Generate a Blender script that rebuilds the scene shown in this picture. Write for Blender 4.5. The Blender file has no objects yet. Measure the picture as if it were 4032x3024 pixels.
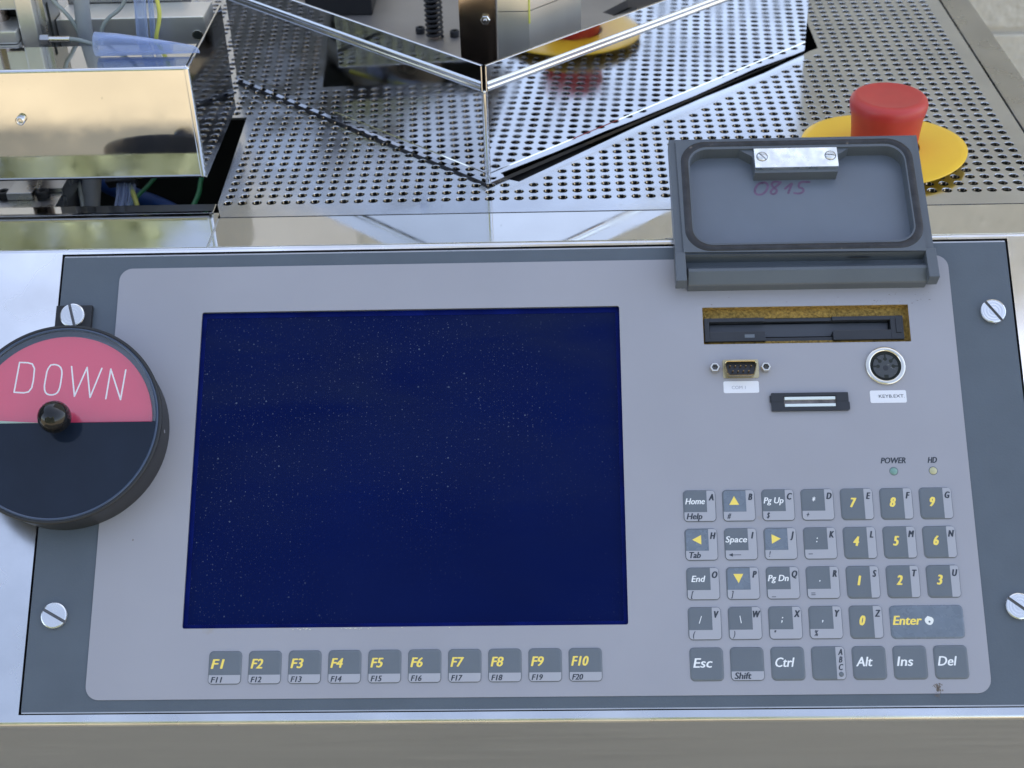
import bpy, bmesh, math, random
from mathutils import Vector, Matrix
from mathutils.geometry import delaunay_2d_cdt
random.seed(7)
C = bpy.context.scene.collection
# one drawing unit of this script is a twentieth of the key spacing, 0.9525 mm
U = 0.0009525
ZG = 830.0                      # height of the drawing origin above the ground
TILT = math.radians(37.74)      # slope of the operator panel
def W3(p): return Vector((p[0]*U, p[1]*U, (p[2]+ZG)*U))
# ------------------------------------------------------------------ camera
cam = bpy.data.cameras.new('camera'); co = bpy.data.objects.new('camera', cam); C.objects.link(co)
Rcv = Matrix(((0.999454, 0.016365, -0.028718), (-0.014401, -0.566467, -0.823959), (-0.029752, 0.823922, -0.565921)))
co.matrix_world = Matrix.Translation(W3((-72.767, -582.764, 477.758))) @ (Rcv.transposed() @ Matrix(((1,0,0),(0,-1,0),(0,0,-1)))).to_4x4()
cam.sensor_width = 36.0; cam.lens = 5757.83/4032*36.0
cam.clip_start = 0.01; cam.clip_end = 200
cam.dof.use_dof = True; cam.dof.focus_distance = 0.70; cam.dof.aperture_fstop = 17
bpy.context.scene.camera = co
# ------------------------------------------------------------------ sky, sun, exposure
SUN_EL, SUN_AZ = math.radians(50), math.radians(32)     # azimuth from +Y (behind the machine) towards +X
wd = bpy.data.worlds.new('World'); bpy.context.scene.world = wd; wd.use_nodes = True
nt = wd.node_tree; bg = nt.nodes['Background']
sky = nt.nodes.new('ShaderNodeTexSky'); sky.sky_type = 'NISHITA'; sky.sun_disc = False
sky.sun_elevation = SUN_EL; sky.sun_rotation = SUN_AZ; sky.air_density = 1.0; sky.dust_density = 1.0; sky.ozone_density = 1.5
hs = nt.nodes.new('ShaderNodeHueSaturation'); hs.inputs['Saturation'].default_value = 0.66      # a hazy, paler sky
nt.links.new(sky.outputs[0], hs.inputs['Color']); nt.links.new(hs.outputs[0], bg.inputs[0]); bg.inputs[1].default_value = 0.14
sl = bpy.data.lights.new('sun', 'SUN'); sl.energy = 3.0; sl.angle = math.radians(0.5); sl.color = (1.0, 0.94, 0.84)
so = bpy.data.objects.new('sun', sl); C.objects.link(so)
so.rotation_euler = Vector((math.sin(SUN_AZ)*math.cos(SUN_EL), math.cos(SUN_AZ)*math.cos(SUN_EL), math.sin(SUN_EL))).to_track_quat('Z', 'Y').to_euler()
so.location = (0, 2, 6)
vs = bpy.context.scene.view_settings
vs.view_transform = 'Standard'; vs.look = 'None'; vs.gamma = 1.0; vs.use_curve_mapping = False; vs.exposure = 1.72
# ------------------------------------------------------------------ materials
def nodes(name):
    m = bpy.data.materials.new(name); m.use_nodes = True
    t = m.node_tree; return m, t, t.nodes['Principled BSDF']
def mat(name, col, rough=0.5, metal=0.0, spec=0.5, var=None, bump=None, rvar=None, coat=0.0, stretch=None, spots=None, each=False):
    """var=(scale, amount) mottles the colour, bump=(scale, strength, distance) roughens the surface, rvar=(scale, low, high) the gloss,
    stretch scales the coordinates, spots=(scale, threshold, colour) scatters dirt"""
    m, t, b = nodes(name); N = t.nodes; L = t.links
    b.inputs['Base Color'].default_value = (*col, 1); b.inputs['Roughness'].default_value = rough
    b.inputs['Metallic'].default_value = metal; b.inputs['Specular IOR Level'].default_value = spec
    b.inputs['Coat Weight'].default_value = coat; b.inputs['Coat Roughness'].default_value = 0.06
    tc = N.new('ShaderNodeTexCoord'); src = tc.outputs['Object']
    if each:        # shift the pattern from object to object
        oi = N.new('ShaderNodeObjectInfo'); sv = N.new('ShaderNodeVectorMath'); sv.operation = 'SCALE'; sv.inputs[0].default_value = (3.1, 1.7, 2.3); L.new(oi.outputs['Random'], sv.inputs['Scale'])
        av = N.new('ShaderNodeVectorMath'); L.new(src, av.inputs[0]); L.new(sv.outputs[0], av.inputs[1]); src = av.outputs[0]
    def noise(scale, detail=4, st=stretch):
        s = src
        if st:
            mp = N.new('ShaderNodeMapping'); mp.inputs['Scale'].default_value = st; L.new(src, mp.inputs[0]); s = mp.outputs[0]
        n = N.new('ShaderNodeTexNoise'); n.inputs['Scale'].default_value = scale; n.inputs['Detail'].default_value = detail
        L.new(s, n.inputs['Vector']); return n.outputs['Fac']
    colout = None
    if var:
        f = noise(var[0]); mr = N.new('ShaderNodeMapRange'); mr.inputs[1].default_value = 0.3; mr.inputs[2].default_value = 0.7
        mr.inputs[3].default_value = 1-var[1]; mr.inputs[4].default_value = 1+var[1]; L.new(f, mr.inputs[0])
        mx = N.new('ShaderNodeVectorMath'); mx.operation = 'SCALE'; mx.inputs[0].default_value = col; L.new(mr.outputs[0], mx.inputs['Scale'])
        colout = mx.outputs[0]
    if spots:
        f = noise(spots[0], 6, None); mr = N.new('ShaderNodeMapRange'); mr.inputs[1].default_value = spots[1]; mr.inputs[2].default_value = spots[1]+0.06
        L.new(f, mr.inputs[0]); mx = N.new('ShaderNodeMix'); mx.data_type = 'RGBA'; L.new(mr.outputs[0], mx.inputs['Factor'])
        if colout: L.new(colout, mx.inputs['A'])
        else: mx.inputs['A'].default_value = (*col, 1)
        mx.inputs['B'].default_value = (*spots[2], 1); colout = mx.outputs['Result']
    if colout: L.new(colout, b.inputs['Base Color'])
    if rvar:
        f = noise(rvar[0], 5); mr = N.new('ShaderNodeMapRange'); mr.inputs[1].default_value = 0.35; mr.inputs[2].default_value = 0.65
        mr.inputs[3].default_value = rvar[1]; mr.inputs[4].default_value = rvar[2]; L.new(f, mr.inputs[0]); L.new(mr.outputs[0], b.inputs['Roughness'])
    if bump:
        f = noise(bump[0], 4); bp = N.new('ShaderNodeBump'); bp.inputs['Strength'].default_value = bump[1]; bp.inputs['Distance'].default_value = bump[2]
        L.new(f, bp.inputs['Height']); L.new(bp.outputs[0], b.inputs['Normal'])
    return m
M = {}
M['mirror'] = mat('polished steel', (0.66, 0.66, 0.665), 0.04, 1.0, var=(14, 0.06), bump=(8, 0.05, 0.002), rvar=(60, 0.02, 0.08), spots=(260, 0.70, (0.5, 0.5, 0.49)))
M['plate'] = mat('perforated steel', (0.57, 0.59, 0.635), 0.10, 1.0, var=(18, 0.10), bump=(11, 0.10, 0.002), rvar=(35, 0.10, 0.26), spots=(170, 0.69, (0.44, 0.43, 0.42)))
M['bead'] = mat('rolled steel bead', (0.66, 0.68, 0.70), 0.16, 1.0)
M['satin'] = mat('satin steel', (0.66, 0.665, 0.68), 0.24, 1.0, var=(25, 0.10), bump=(16, 0.12, 0.001), rvar=(30, 0.16, 0.34))
M['brushed'] = mat('brushed steel', (0.47, 0.495, 0.56), 0.34, 1.0, var=(150, 0.03), bump=(1500, 0.25, 0.0001), rvar=(500, 0.30, 0.38), stretch=(0.03, 1, 1))
M['trim'] = mat('grey steel edge', (0.46, 0.46, 0.46), 0.32, 1.0, var=(30, 0.10), rvar=(60, 0.25, 0.4))
M['paint'] = mat('slate grey paint', (0.084, 0.103, 0.126), 0.42, var=(40, 0.06), bump=(900, 0.22, 0.0003))
M['paint2'] = mat('slate grey flap paint', (0.088, 0.102, 0.120), 0.38, var=(30, 0.07), bump=(1400, 0.12, 0.0002))
M['flapin'] = mat('flap inner face', (0.130, 0.150, 0.185), 0.42, var=(30, 0.06), bump=(1200, 0.10, 0.0002))
M['film'] = mat('lilac grey film', (0.322, 0.318, 0.352), 0.45, var=(9, 0.06), bump=(700, 0.06, 0.0002), rvar=(24, 0.36, 0.56), spots=(48, 0.70, (0.31, 0.29, 0.28)))
M['key'] = mat('key slate', (0.125, 0.143, 0.165), 0.36, var=(60, 0.04), rvar=(90, 0.30, 0.44), each=True)
M['keyworn'] = mat('worn glossy key', (0.148, 0.178, 0.222), 0.25, var=(180, 0.08), rvar=(200, 0.16, 0.36), each=True)
M['keylight'] = mat('key light stripe', (0.372, 0.372, 0.408), 0.42)
M['white'] = mat('white print', (0.82, 0.82, 0.82), 0.5)
M['yellow'] = mat('yellow print', (0.90, 0.68, 0.13), 0.5)
M['ink'] = mat('dark print', (0.025, 0.032, 0.045), 0.5)
M['fadedink'] = mat('faded print', (0.36, 0.37, 0.42), 0.6)
M['purple'] = mat('purple marker ink', (0.13, 0.075, 0.135), 0.5, var=(300, 0.25))
M['black'] = mat('black plastic', (0.020, 0.022, 0.027), 0.30, var=(60, 0.2))
M['door'] = mat('charcoal slot door', (0.045, 0.05, 0.062), 0.3)
M['slot'] = mat('slot shade and seat metal', (0.16, 0.16, 0.165), 0.5, 0.6)  # dark tone standing for shade in the screw slots, shared with the screw seats
M['blackmatt'] = mat('black anodised metal', (0.020, 0.021, 0.024), 0.5, spec=0.4, bump=(900, 0.1, 0.0002))
M['rubber'] = mat('rubber gasket', (0.020, 0.020, 0.024), 0.5, var=(160, 0.5), bump=(600, 0.4, 0.0005), spots=(220, 0.66, (0.12, 0.10, 0.09)))
M['screwmetal'] = mat('turned screw metal', (0.72, 0.72, 0.72), 0.2, 1.0, rvar=(300, 0.14, 0.28))
M['zinc'] = mat('zinc plated strip', (0.78, 0.80, 0.80), 0.28, 1.0, var=(170, 0.14), rvar=(200, 0.2, 0.45), spots=(300, 0.70, (0.35, 0.36, 0.36)))
M['alu'] = mat('machined aluminium', (0.72, 0.71, 0.68), 0.34, 0.8, var=(40, 0.07), bump=(500, 0.25, 0.0002), stretch=(1, 1, 0.05))
M['bronze'] = mat('polished brown plate', (0.32, 0.26, 0.22), 0.16, 1.0, var=(25, 0.2), rvar=(30, 0.1, 0.25))
M['greyplate'] = mat('grey base plate', (0.36, 0.335, 0.315), 0.42, 0.6, var=(20, 0.10))
M['foam'] = mat('mustard foam', (0.30, 0.19, 0.045), 0.95, var=(700, 0.5), bump=(900, 1.0, 0.0015))
M['pink'] = mat('pink sign face', (0.66, 0.058, 0.125), 0.35, var=(12, 0.04))
M['navy'] = mat('dark sign face', (0.010, 0.016, 0.030), 0.08, spec=0.28, var=(30, 0.15), spots=(90, 0.75, (0.05, 0.07, 0.11)))
M['gloss'] = mat('gloss black knob', (0.008, 0.008, 0.009), 0.06, spec=0.45)
M['rim'] = mat('smoky acrylic', (0.035, 0.055, 0.10), 0.12, spec=0.6)
M['red'] = mat('red button rubber', (0.50, 0.040, 0.034), 0.42, var=(60, 0.07), coat=0.05)
M['yel'] = mat('yellow disc plastic', (0.93, 0.56, 0.03), 0.38, var=(20, 0.04))
M['cable'] = mat('grey cable jacket', (0.27, 0.30, 0.29), 0.5)
M['yelwire'] = mat('yellow green wire', (0.55, 0.56, 0.12), 0.4)
M['green'] = mat('green wire', (0.03, 0.20, 0.08), 0.4)
M['blue'] = mat('blue hose', (0.01, 0.06, 0.25), 0.4)
M['conduit'] = mat('grey conduit', (0.30, 0.32, 0.34), 0.45)
M['chrome'] = mat('chrome sleeve', (0.75, 0.73, 0.70), 0.12, 1.0)
M['dark'] = mat('cabinet interior', (0.012, 0.016, 0.014), 0.8, var=(20, 0.4))
M['gold'] = mat('yellow chromate shell', (0.52, 0.44, 0.26), 0.22, 1.0, var=(90, 0.25))
M['nickel'] = mat('nickel ring', (0.70, 0.67, 0.60), 0.16, 1.0)
M['pin'] = mat('brass pin', (0.80, 0.50, 0.20), 0.25, 1.0)
M['label'] = mat('white sticker', (0.74, 0.74, 0.78), 0.35)
M['rail'] = mat('pale rail', (0.66, 0.72, 0.72), 0.35)
M['brownstrip'] = mat('dull brown strip', (0.14, 0.12, 0.12), 0.5, var=(300, 0.4))
M['ledg'] = mat('green lamp lens', (0.16, 0.30, 0.26), 0.25, coat=0.4)
M['ledy'] = mat('yellow lamp lens', (0.46, 0.44, 0.26), 0.25, coat=0.4)
M['dirt'] = mat('dried dirt', (0.17, 0.14, 0.12), 0.9)
M['rust'] = mat('rust brown stain', (0.07, 0.045, 0.025), 0.9)
M['tear'] = mat('torn film edge', (0.62, 0.60, 0.52), 0.6)
M['sliver'] = mat('pale green edge strip', (0.45, 0.58, 0.42), 0.4)
M['bank'] = mat('white paint fleck', (0.80, 0.80, 0.77), 0.6)
def clearplastic(name, col, rough=0.08):
    m, t, b = nodes(name); b.inputs['Base Color'].default_value = (*col, 1); b.inputs['Roughness'].default_value = rough
    tr = t.nodes.new('ShaderNodeBsdfTransparent'); tr.inputs[0].default_value = (0.80, 0.86, 0.97, 1)
    mx = t.nodes.new('ShaderNodeMixShader'); fr = t.nodes.new('ShaderNodeLayerWeight'); fr.inputs[0].default_value = 0.45
    mr = t.nodes.new('ShaderNodeMapRange'); mr.inputs[3].default_value = 0.16; mr.inputs[4].default_value = 0.85
    t.links.new(fr.outputs['Facing'], mr.inputs[0]); t.links.new(mr.outputs[0], mx.inputs[0])
    t.links.new(tr.outputs[0], mx.inputs[1]); t.links.new(b.outputs[0], mx.inputs[2]); t.links.new(mx.outputs[0], t.nodes['Material Output'].inputs[0])
    return m
M['insert'] = mat('dark grey socket insert', (0.045, 0.05, 0.055), 0.45, spots=(700, 0.62, (0.12, 0.12, 0.12)))
M['clear'] = clearplastic('clear bluish plastic', (0.46, 0.55, 0.78))
def panemat():
    m, t, b = nodes('clear pane'); tr = t.nodes.new('ShaderNodeBsdfTransparent'); gl = t.nodes.new('ShaderNodeBsdfGlossy'); gl.inputs['Roughness'].default_value = 0.02
    mx = t.nodes.new('ShaderNodeMixShader'); mx.inputs[0].default_value = 0.07
    t.links.new(tr.outputs[0], mx.inputs[1]); t.links.new(gl.outputs[0], mx.inputs[2]); t.links.new(mx.outputs[0], t.nodes['Material Output'].inputs[0]); return m
M['pane'] = panemat()
def screenmat():
    m, t, b = nodes('dusty blue screen'); N = t.nodes; L = t.links
    b.inputs['Roughness'].default_value = 0.3; b.inputs['Specular IOR Level'].default_value = 0.05
    tc = N.new('ShaderNodeTexCoord'); base = None
    no = N.new('ShaderNodeTexNoise'); no.inputs['Scale'].default_value = 14; L.new(tc.outputs['Object'], no.inputs['Vector'])
    cr = N.new('ShaderNodeMix'); cr.data_type = 'RGBA'; cr.inputs['A'].default_value = (0.0008, 0.0045, 0.042, 1); cr.inputs['B'].default_value = (0.0014, 0.0075, 0.072, 1)
    L.new(no.outputs['Fac'], cr.inputs['Factor']); base = cr.outputs['Result']
    # surroundings' reflection painted as a greyish haze with smears, stronger towards the upper edge
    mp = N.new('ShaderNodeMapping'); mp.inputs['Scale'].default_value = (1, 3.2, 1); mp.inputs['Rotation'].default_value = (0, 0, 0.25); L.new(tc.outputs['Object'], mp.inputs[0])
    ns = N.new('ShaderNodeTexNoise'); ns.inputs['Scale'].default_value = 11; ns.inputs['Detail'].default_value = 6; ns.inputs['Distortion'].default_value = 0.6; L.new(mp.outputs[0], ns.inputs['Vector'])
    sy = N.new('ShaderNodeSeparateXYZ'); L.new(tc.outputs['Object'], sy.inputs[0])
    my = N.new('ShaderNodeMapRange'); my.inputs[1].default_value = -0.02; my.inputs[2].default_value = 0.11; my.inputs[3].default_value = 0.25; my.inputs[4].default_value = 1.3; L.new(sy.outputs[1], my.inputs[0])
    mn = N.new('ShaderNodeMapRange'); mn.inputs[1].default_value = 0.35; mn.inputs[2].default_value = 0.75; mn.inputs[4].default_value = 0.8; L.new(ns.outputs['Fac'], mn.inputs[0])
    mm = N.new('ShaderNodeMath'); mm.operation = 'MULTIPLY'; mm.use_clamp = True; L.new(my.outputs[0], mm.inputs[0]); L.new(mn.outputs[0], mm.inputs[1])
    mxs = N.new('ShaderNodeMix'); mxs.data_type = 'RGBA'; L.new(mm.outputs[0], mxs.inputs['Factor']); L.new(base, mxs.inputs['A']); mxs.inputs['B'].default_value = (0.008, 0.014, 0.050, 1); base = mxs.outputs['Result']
    for sc, r0, r1, lim, c in ((420, 0.04, 0.13, 0.40, (0.06, 0.07, 0.13)), (130, 0.02, 0.06, 0.14, (0.09, 0.11, 0.17)), (900, 0.06, 0.20, 0.35, (0.026, 0.032, 0.075))):
        vo = N.new('ShaderNodeTexVoronoi'); vo.inputs['Scale'].default_value = sc; vo.voronoi_dimensions = '2D'; L.new(tc.outputs['Object'], vo.inputs['Vector'])
        # dot radius differs from cell to cell; most cells have none
        sep = N.new('ShaderNodeSeparateColor'); L.new(vo.outputs['Color'], sep.inputs[0])
        mr = N.new('ShaderNodeMapRange'); mr.inputs[1].default_value = 1-lim; mr.inputs[2].default_value = 1.0; mr.inputs[3].default_value = r0; mr.inputs[4].default_value = r1
        L.new(sep.outputs[0], mr.inputs[0])
        gt = N.new('ShaderNodeMath'); gt.operation = 'GREATER_THAN'; gt.inputs[1].default_value = 1-lim; L.new(sep.outputs[0], gt.inputs[0])
        lt = N.new('ShaderNodeMath'); lt.operation = 'LESS_THAN'; L.new(vo.outputs['Distance'], lt.inputs[0]); L.new(mr.outputs[0], lt.inputs[1])
        mu = N.new('ShaderNodeMath'); mu.operation = 'MULTIPLY'; L.new(gt.outputs[0], mu.inputs[0]); L.new(lt.outputs[0], mu.inputs[1])
        n2 = N.new('ShaderNodeTexNoise'); n2.inputs['Scale'].default_value = 9; L.new(tc.outputs['Object'], n2.inputs['Vector'])
        # dust lies thickest towards the upper left of the glass
        sx = N.new('ShaderNodeSeparateXYZ'); L.new(tc.outputs['Object'], sx.inputs[0])
        gx = N.new('ShaderNodeMapRange'); gx.inputs[1].default_value = -0.255; gx.inputs[2].default_value = -0.05; gx.inputs[3].default_value = 0.16; gx.inputs[4].default_value = -0.10; L.new(sx.outputs[0], gx.inputs[0])
        gy = N.new('ShaderNodeMapRange'); gy.inputs[1].default_value = -0.05; gy.inputs[2].default_value = 0.10; gy.inputs[3].default_value = -0.04; gy.inputs[4].default_value = 0.08; L.new(sx.outputs[1], gy.inputs[0])
        ad = N.new('ShaderNodeMath'); L.new(gx.outputs[0], ad.inputs[0]); L.new(gy.outputs[0], ad.inputs[1]); ad2 = N.new('ShaderNodeMath'); L.new(ad.outputs[0], ad2.inputs[0]); L.new(n2.outputs['Fac'], ad2.inputs[1])
        m3 = N.new('ShaderNodeMapRange'); m3.inputs[1].default_value = 0.36; m3.inputs[2].default_value = 0.72; L.new(ad2.outputs[0], m3.inputs[0])
        m4 = N.new('ShaderNodeMath'); m4.operation = 'MULTIPLY'; L.new(mu.outputs[0], m4.inputs[0]); L.new(m3.outputs[0], m4.inputs[1])
        mx = N.new('ShaderNodeMix'); mx.data_type = 'RGBA'; L.new(m4.outputs[0], mx.inputs['Factor']); L.new(base, mx.inputs['A']); mx.inputs['B'].default_value = (*c, 1)
        base = mx.outputs['Result']
    L.new(base, b.inputs['Base Color']); return m
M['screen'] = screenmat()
M['screenglow'] = mat('painted blue edge glow', (0.0025, 0.008, 0.095), 0.3, spec=0.05, var=(60, 0.3))  # edge glow of the screen put into a brighter blue
M['wall'] = mat('beige stucco block', (0.61, 0.57, 0.49), 0.9, var=(60, 0.08), bump=(95, 1.0, 0.0035))
M['joint'] = mat('pale joint', (0.60, 0.57, 0.52), 0.9)
M['ground'] = mat('sandy paving', (0.42, 0.345, 0.225), 0.95, var=(1.6, 0.18), bump=(120, 0.4, 0.004))
M['render'] = mat('pale house render', (0.52, 0.50, 0.47), 0.9, var=(2, 0.05))
M['olive'] = mat('dark olive cabinet paint', (0.10, 0.10, 0.088), 0.5)
def leafmat():
    m, t, b = nodes('hedge leaf'); oi = t.nodes.new('ShaderNodeTexCoord'); no = t.nodes.new('ShaderNodeTexNoise'); no.inputs['Scale'].default_value = 2.5
    t.links.new(oi.outputs['Object'], no.inputs['Vector']); cr = t.nodes.new('ShaderNodeMix'); cr.data_type = 'RGBA'
    cr.inputs['A'].default_value = (0.15, 0.20, 0.10, 1); cr.inputs['B'].default_value = (0.34, 0.37, 0.22, 1)
    t.links.new(no.outputs['Fac'], cr.inputs['Factor']); t.links.new(cr.outputs['Result'], b.inputs['Base Color']); b.inputs['Roughness'].default_value = 0.6; return m
M['leaf'] = leafmat()
# ------------------------------------------------------------------ objects
def tag(o, label=None, cat=None, group=None, kind=None):
    if label: o['label'] = label
    if cat: o['category'] = cat
    if group: o['group'] = group
    if kind: o['kind'] = kind
    return o
def thing(name, label, cat, loc=(0, 0, 0), rotx=0.0, rotz=0.0, group=None):
    o = bpy.data.objects.new(name, None); C.objects.link(o); o.empty_display_size = 0.01
    o.location = W3(loc); o.rotation_euler = (rotx, 0, rotz); return tag(o, label, cat, group)
class MB:
    """collects shapes in drawing units, builds one mesh object"""
    def __init__(s): s.v = []; s.f = []; s.sm = []; s.x = Matrix.Identity(4)
    def add(s, vs, fs, smooth=False):
        n = len(s.v); s.v += [s.x @ Vector(p) for p in vs]; s.f += [tuple(i+n for i in f) for f in fs]; s.sm += [smooth]*len(fs); return s
    def box(s, a, b, bev=0.0):
        if bev:
            bm = bmesh.new(); bmesh.ops.create_cube(bm, size=1)
            for v in bm.verts: v.co = Vector([(a[i]+b[i])/2 + v.co[i]*(b[i]-a[i]) for i in range(3)])
            bmesh.ops.bevel(bm, geom=bm.edges[:], offset=bev, segments=2, affect='EDGES', profile=0.6)
            bm.verts.index_update(); s.add([v.co[:] for v in bm.verts], [[v.index for v in f.verts] for f in bm.faces]); bm.free(); return s
        (x, y, z), (X, Y, Z) = a, b
        return s.add([(x,y,z),(X,y,z),(X,Y,z),(x,Y,z),(x,y,Z),(X,y,Z),(X,Y,Z),(x,Y,Z)], [(0,3,2,1),(4,5,6,7),(0,1,5,4),(1,2,6,5),(2,3,7,6),(3,0,4,7)])
    def rings(s, rings, smooth=True, cap0=True, cap1=True, closed=True):
        n = len(rings[0]); vs = [p for r in rings for p in r]; fs = []
        for k in range(len(rings)-1):
            for i in range(n if closed else n-1):
                j = (i+1) % n; fs.append((k*n+i, k*n+j, (k+1)*n+j, (k+1)*n+i))
        s.add(vs, fs, smooth)
        if cap0: s.add(rings[0], [tuple(range(n))[::-1]])
        if cap1: s.add(rings[-1], [tuple(range(n))])
        return s
    def lathe(s, prof, seg=48, c=(0, 0), smooth=True, cap0=True, cap1=True):
        """prof: (radius, height) pairs"""
        return s.rings([[(c[0]+r*math.cos(2*math.pi*i/seg), c[1]+r*math.sin(2*math.pi*i/seg), h) for i in range(seg)] for r, h in prof], smooth, cap0, cap1)
    def tube(s, pts, r, seg=12, smooth=True):
        pts = [Vector(p) for p in pts]; R = []; up = None
        for i, p in enumerate(pts):
            d = (pts[min(i+1, len(pts)-1)]-pts[max(i-1, 0)]).normalized()
            if up is None: up = d.orthogonal().normalized()
            up = (up - d*up.dot(d)).normalized(); w = d.cross(up); rr = r[i] if isinstance(r, (list, tuple)) else r
            R.append([(p + up*rr*math.cos(2*math.pi*k/seg) + w*rr*math.sin(2*math.pi*k/seg))[:] for k in range(seg)])
        return s.rings(R, smooth)
    def prism(s, poly, z0, z1, bev=0.0):
        n = len(poly)
        if bev:
            c = Vector((sum(p[0] for p in poly)/n, sum(p[1] for p in poly)/n))
            inn = [((Vector(p[:2])-c)*(1-bev/max(1e-6, (Vector(p[:2])-c).length))+c) for p in poly]
            return s.rings([[(p[0],p[1],z0) for p in poly], [(p[0],p[1],z1-bev) for p in poly], [(p[0],p[1],z1) for p in inn]], False)
        return s.rings([[(p[0],p[1],z0) for p in poly], [(p[0],p[1],z1) for p in poly]], False)
    def ball(s, c, r, seg=32, rn=16):
        return s.rings([[(c[0]+r*math.sin(math.pi*k/rn)*math.cos(2*math.pi*i/seg), c[1]+r*math.sin(math.pi*k/rn)*math.sin(2*math.pi*i/seg), c[2]-r*math.cos(math.pi*k/rn)) for i in range(seg)] for k in [0.02]+list(range(1, rn))+[rn-0.02]])
    def build(s, name, m, parent=None, world=False, label=None):
        """world=True: the shapes are in world drawing units although the parent sits elsewhere (unrotated parent)"""
        me = bpy.data.meshes.new(name); off = Vector((0, 0, 0))
        if world or parent is None: off = Vector((0, 0, ZG))
        vv = [(v+off)*U for v in s.v]
        if parent is not None and world: vv = [v-parent.location for v in vv]
        org = None
        if parent is None:
            org = Vector([(min(v[i] for v in vv)+max(v[i] for v in vv))/2 for i in range(2)]+[min(v[2] for v in vv)]); vv = [v-org for v in vv]
        me.from_pydata([v[:] for v in vv], [], s.f); me.polygons.foreach_set('use_smooth', s.sm); me.materials.append(m); me.update()
        bm = bmesh.new(); bm.from_mesh(me); bmesh.ops.recalc_face_normals(bm, faces=bm.faces[:]); bm.to_mesh(me); bm.free()
        o = bpy.data.objects.new(name, me); C.objects.link(o)
        if parent is not None: o.parent = parent
        else: o.location = org
        if label: o['label'] = label
        return o
def rrect(x0, y0, x1, y1, r, seg=5):
    P = []
    for cx, cy, a in ((x1-r, y1-r, 0), (x0+r, y1-r, 90), (x0+r, y0+r, 180), (x1-r, y0+r, 270)):
        for k in range(seg+1):
            t = math.radians(a+90*k/seg); P.append((cx+r*math.cos(t), cy+r*math.sin(t)))
    return P
def circle(cx, cy, r, n=16, a0=0.0): return [(cx+r*math.cos(a0+2*math.pi*i/n), cy+r*math.sin(a0+2*math.pi*i/n)) for i in range(n)]
def sheet(mb, outer, holes, z1, z0, smooth=False):
    """flat plate with holes, side walls down to z0"""
    vs = [Vector(p) for p in outer]; loops = [list(range(len(outer)))]; k = len(outer)
    for h in holes: vs += [Vector(p) for p in h]; loops.append(list(range(k, k+len(h)))); k += len(h)
    area = lambda l: sum(vs[l[i-1]].x*vs[l[i]].y-vs[l[i]].x*vs[l[i-1]].y for i in range(len(l)))
    fl = [loops[0] if area(loops[0]) > 0 else loops[0][::-1]] + [l if area(l) < 0 else l[::-1] for l in loops[1:]]
    ed = [(l[i-1], l[i]) for l in fl for i in range(len(l))]; lid = {i: n for n, l in enumerate(fl) for i in l}
    vo, _, fo, ov, *_ = delaunay_2d_cdt(vs, ed, [], 1, 1e-7)
    own = [lid[o[0]] if o else -1 for o in ov]
    fo = [f for f in fo if not (own[f[0]] > 0 and all(own[i] == own[f[0]] for i in f))]     # leave the faces inside the holes out
    mb.add([(p.x, p.y, z1) for p in vo], [tuple(f) for f in fo])
    for l in fl:
        n = len(l); P = [vs[i] for i in l]
        mb.add([(p.x, p.y, z1) for p in P]+[(p.x, p.y, z0) for p in P], [(i, (i+1) % n, n+(i+1) % n, n+i) for i in range(n)], smooth)
    return mb
# text: one flat mesh per word, sheared and narrowed like the printed face
_ref = {}
def capheight():
    if 'H' not in _ref:
        cu = bpy.data.curves.new('t', 'FONT'); cu.body = 'H'; cu.size = 1.0; ob = bpy.data.objects.new('t', cu); C.objects.link(ob)
        me = bpy.data.meshes.new_from_object(ob.evaluated_get(bpy.context.evaluated_depsgraph_get())); ys = [v.co.y for v in me.vertices]; _ref['H'] = max(ys)-min(ys)
        bpy.data.objects.remove(ob); bpy.data.curves.remove(cu); bpy.data.meshes.remove(me)
    return _ref['H']
def text(s, cx, cy, cap, m, parent, h, width=None, left=None, shear=0.22, bold=0.02, xs=0.80, name='legend', thick=0.04):
    cu = bpy.data.curves.new('t', 'FONT'); cu.body = s; cu.size = 1.0; cu.offset = 0.0; cu.resolution_u = 3
    ob = bpy.data.objects.new('t', cu); C.objects.link(ob); me = bpy.data.meshes.new_from_object(ob.evaluated_get(bpy.context.evaluated_depsgraph_get()))
    bpy.data.objects.remove(ob); bpy.data.curves.remove(cu)
    bold *= 1.0; H = capheight(); sc = cap/H; xs *= 0.86
    xsn = [v.co.x for v in me.vertices]; x0, x1 = min(xsn), max(xsn)
    fx = (width/(x1-x0)) if width else sc*xs
    P = [((v.co.x-x0)*fx + v.co.y*sc*shear, v.co.y*sc) for v in me.vertices]
    w = max(p[0] for p in P)+min(p[0] for p in P)
    ox = left if left is not None else cx-w/2
    for v, p in zip(me.vertices, P): v.co = ((ox+p[0])*U, (cy-cap/2+p[1])*U, (h+thick)*U)
    if bold:
        nv = len(me.vertices); co_ = [v.co[:] for v in me.vertices]; fc = [tuple(p.vertices) for p in me.polygons]; bpy.data.meshes.remove(me)
        V_ = []; F_ = []
        for q, (dx, dy) in enumerate(((0, 0), (-1, 0), (1, 0), (-0.5, 0.5), (0.5, -0.5))):
            V_ += [(x+dx*bold*1.7*cap*U, y+dy*bold*1.2*cap*U, z+q*0.004*U) for x, y, z in co_]; F_ += [tuple(i+q*nv for i in f) for f in fc]
        me = bpy.data.meshes.new(name); me.from_pydata(V_, [], F_)
    me.materials.append(m); me.name = name
    o = bpy.data.objects.new(name, me); C.objects.link(o); o.parent = parent; return o
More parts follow.
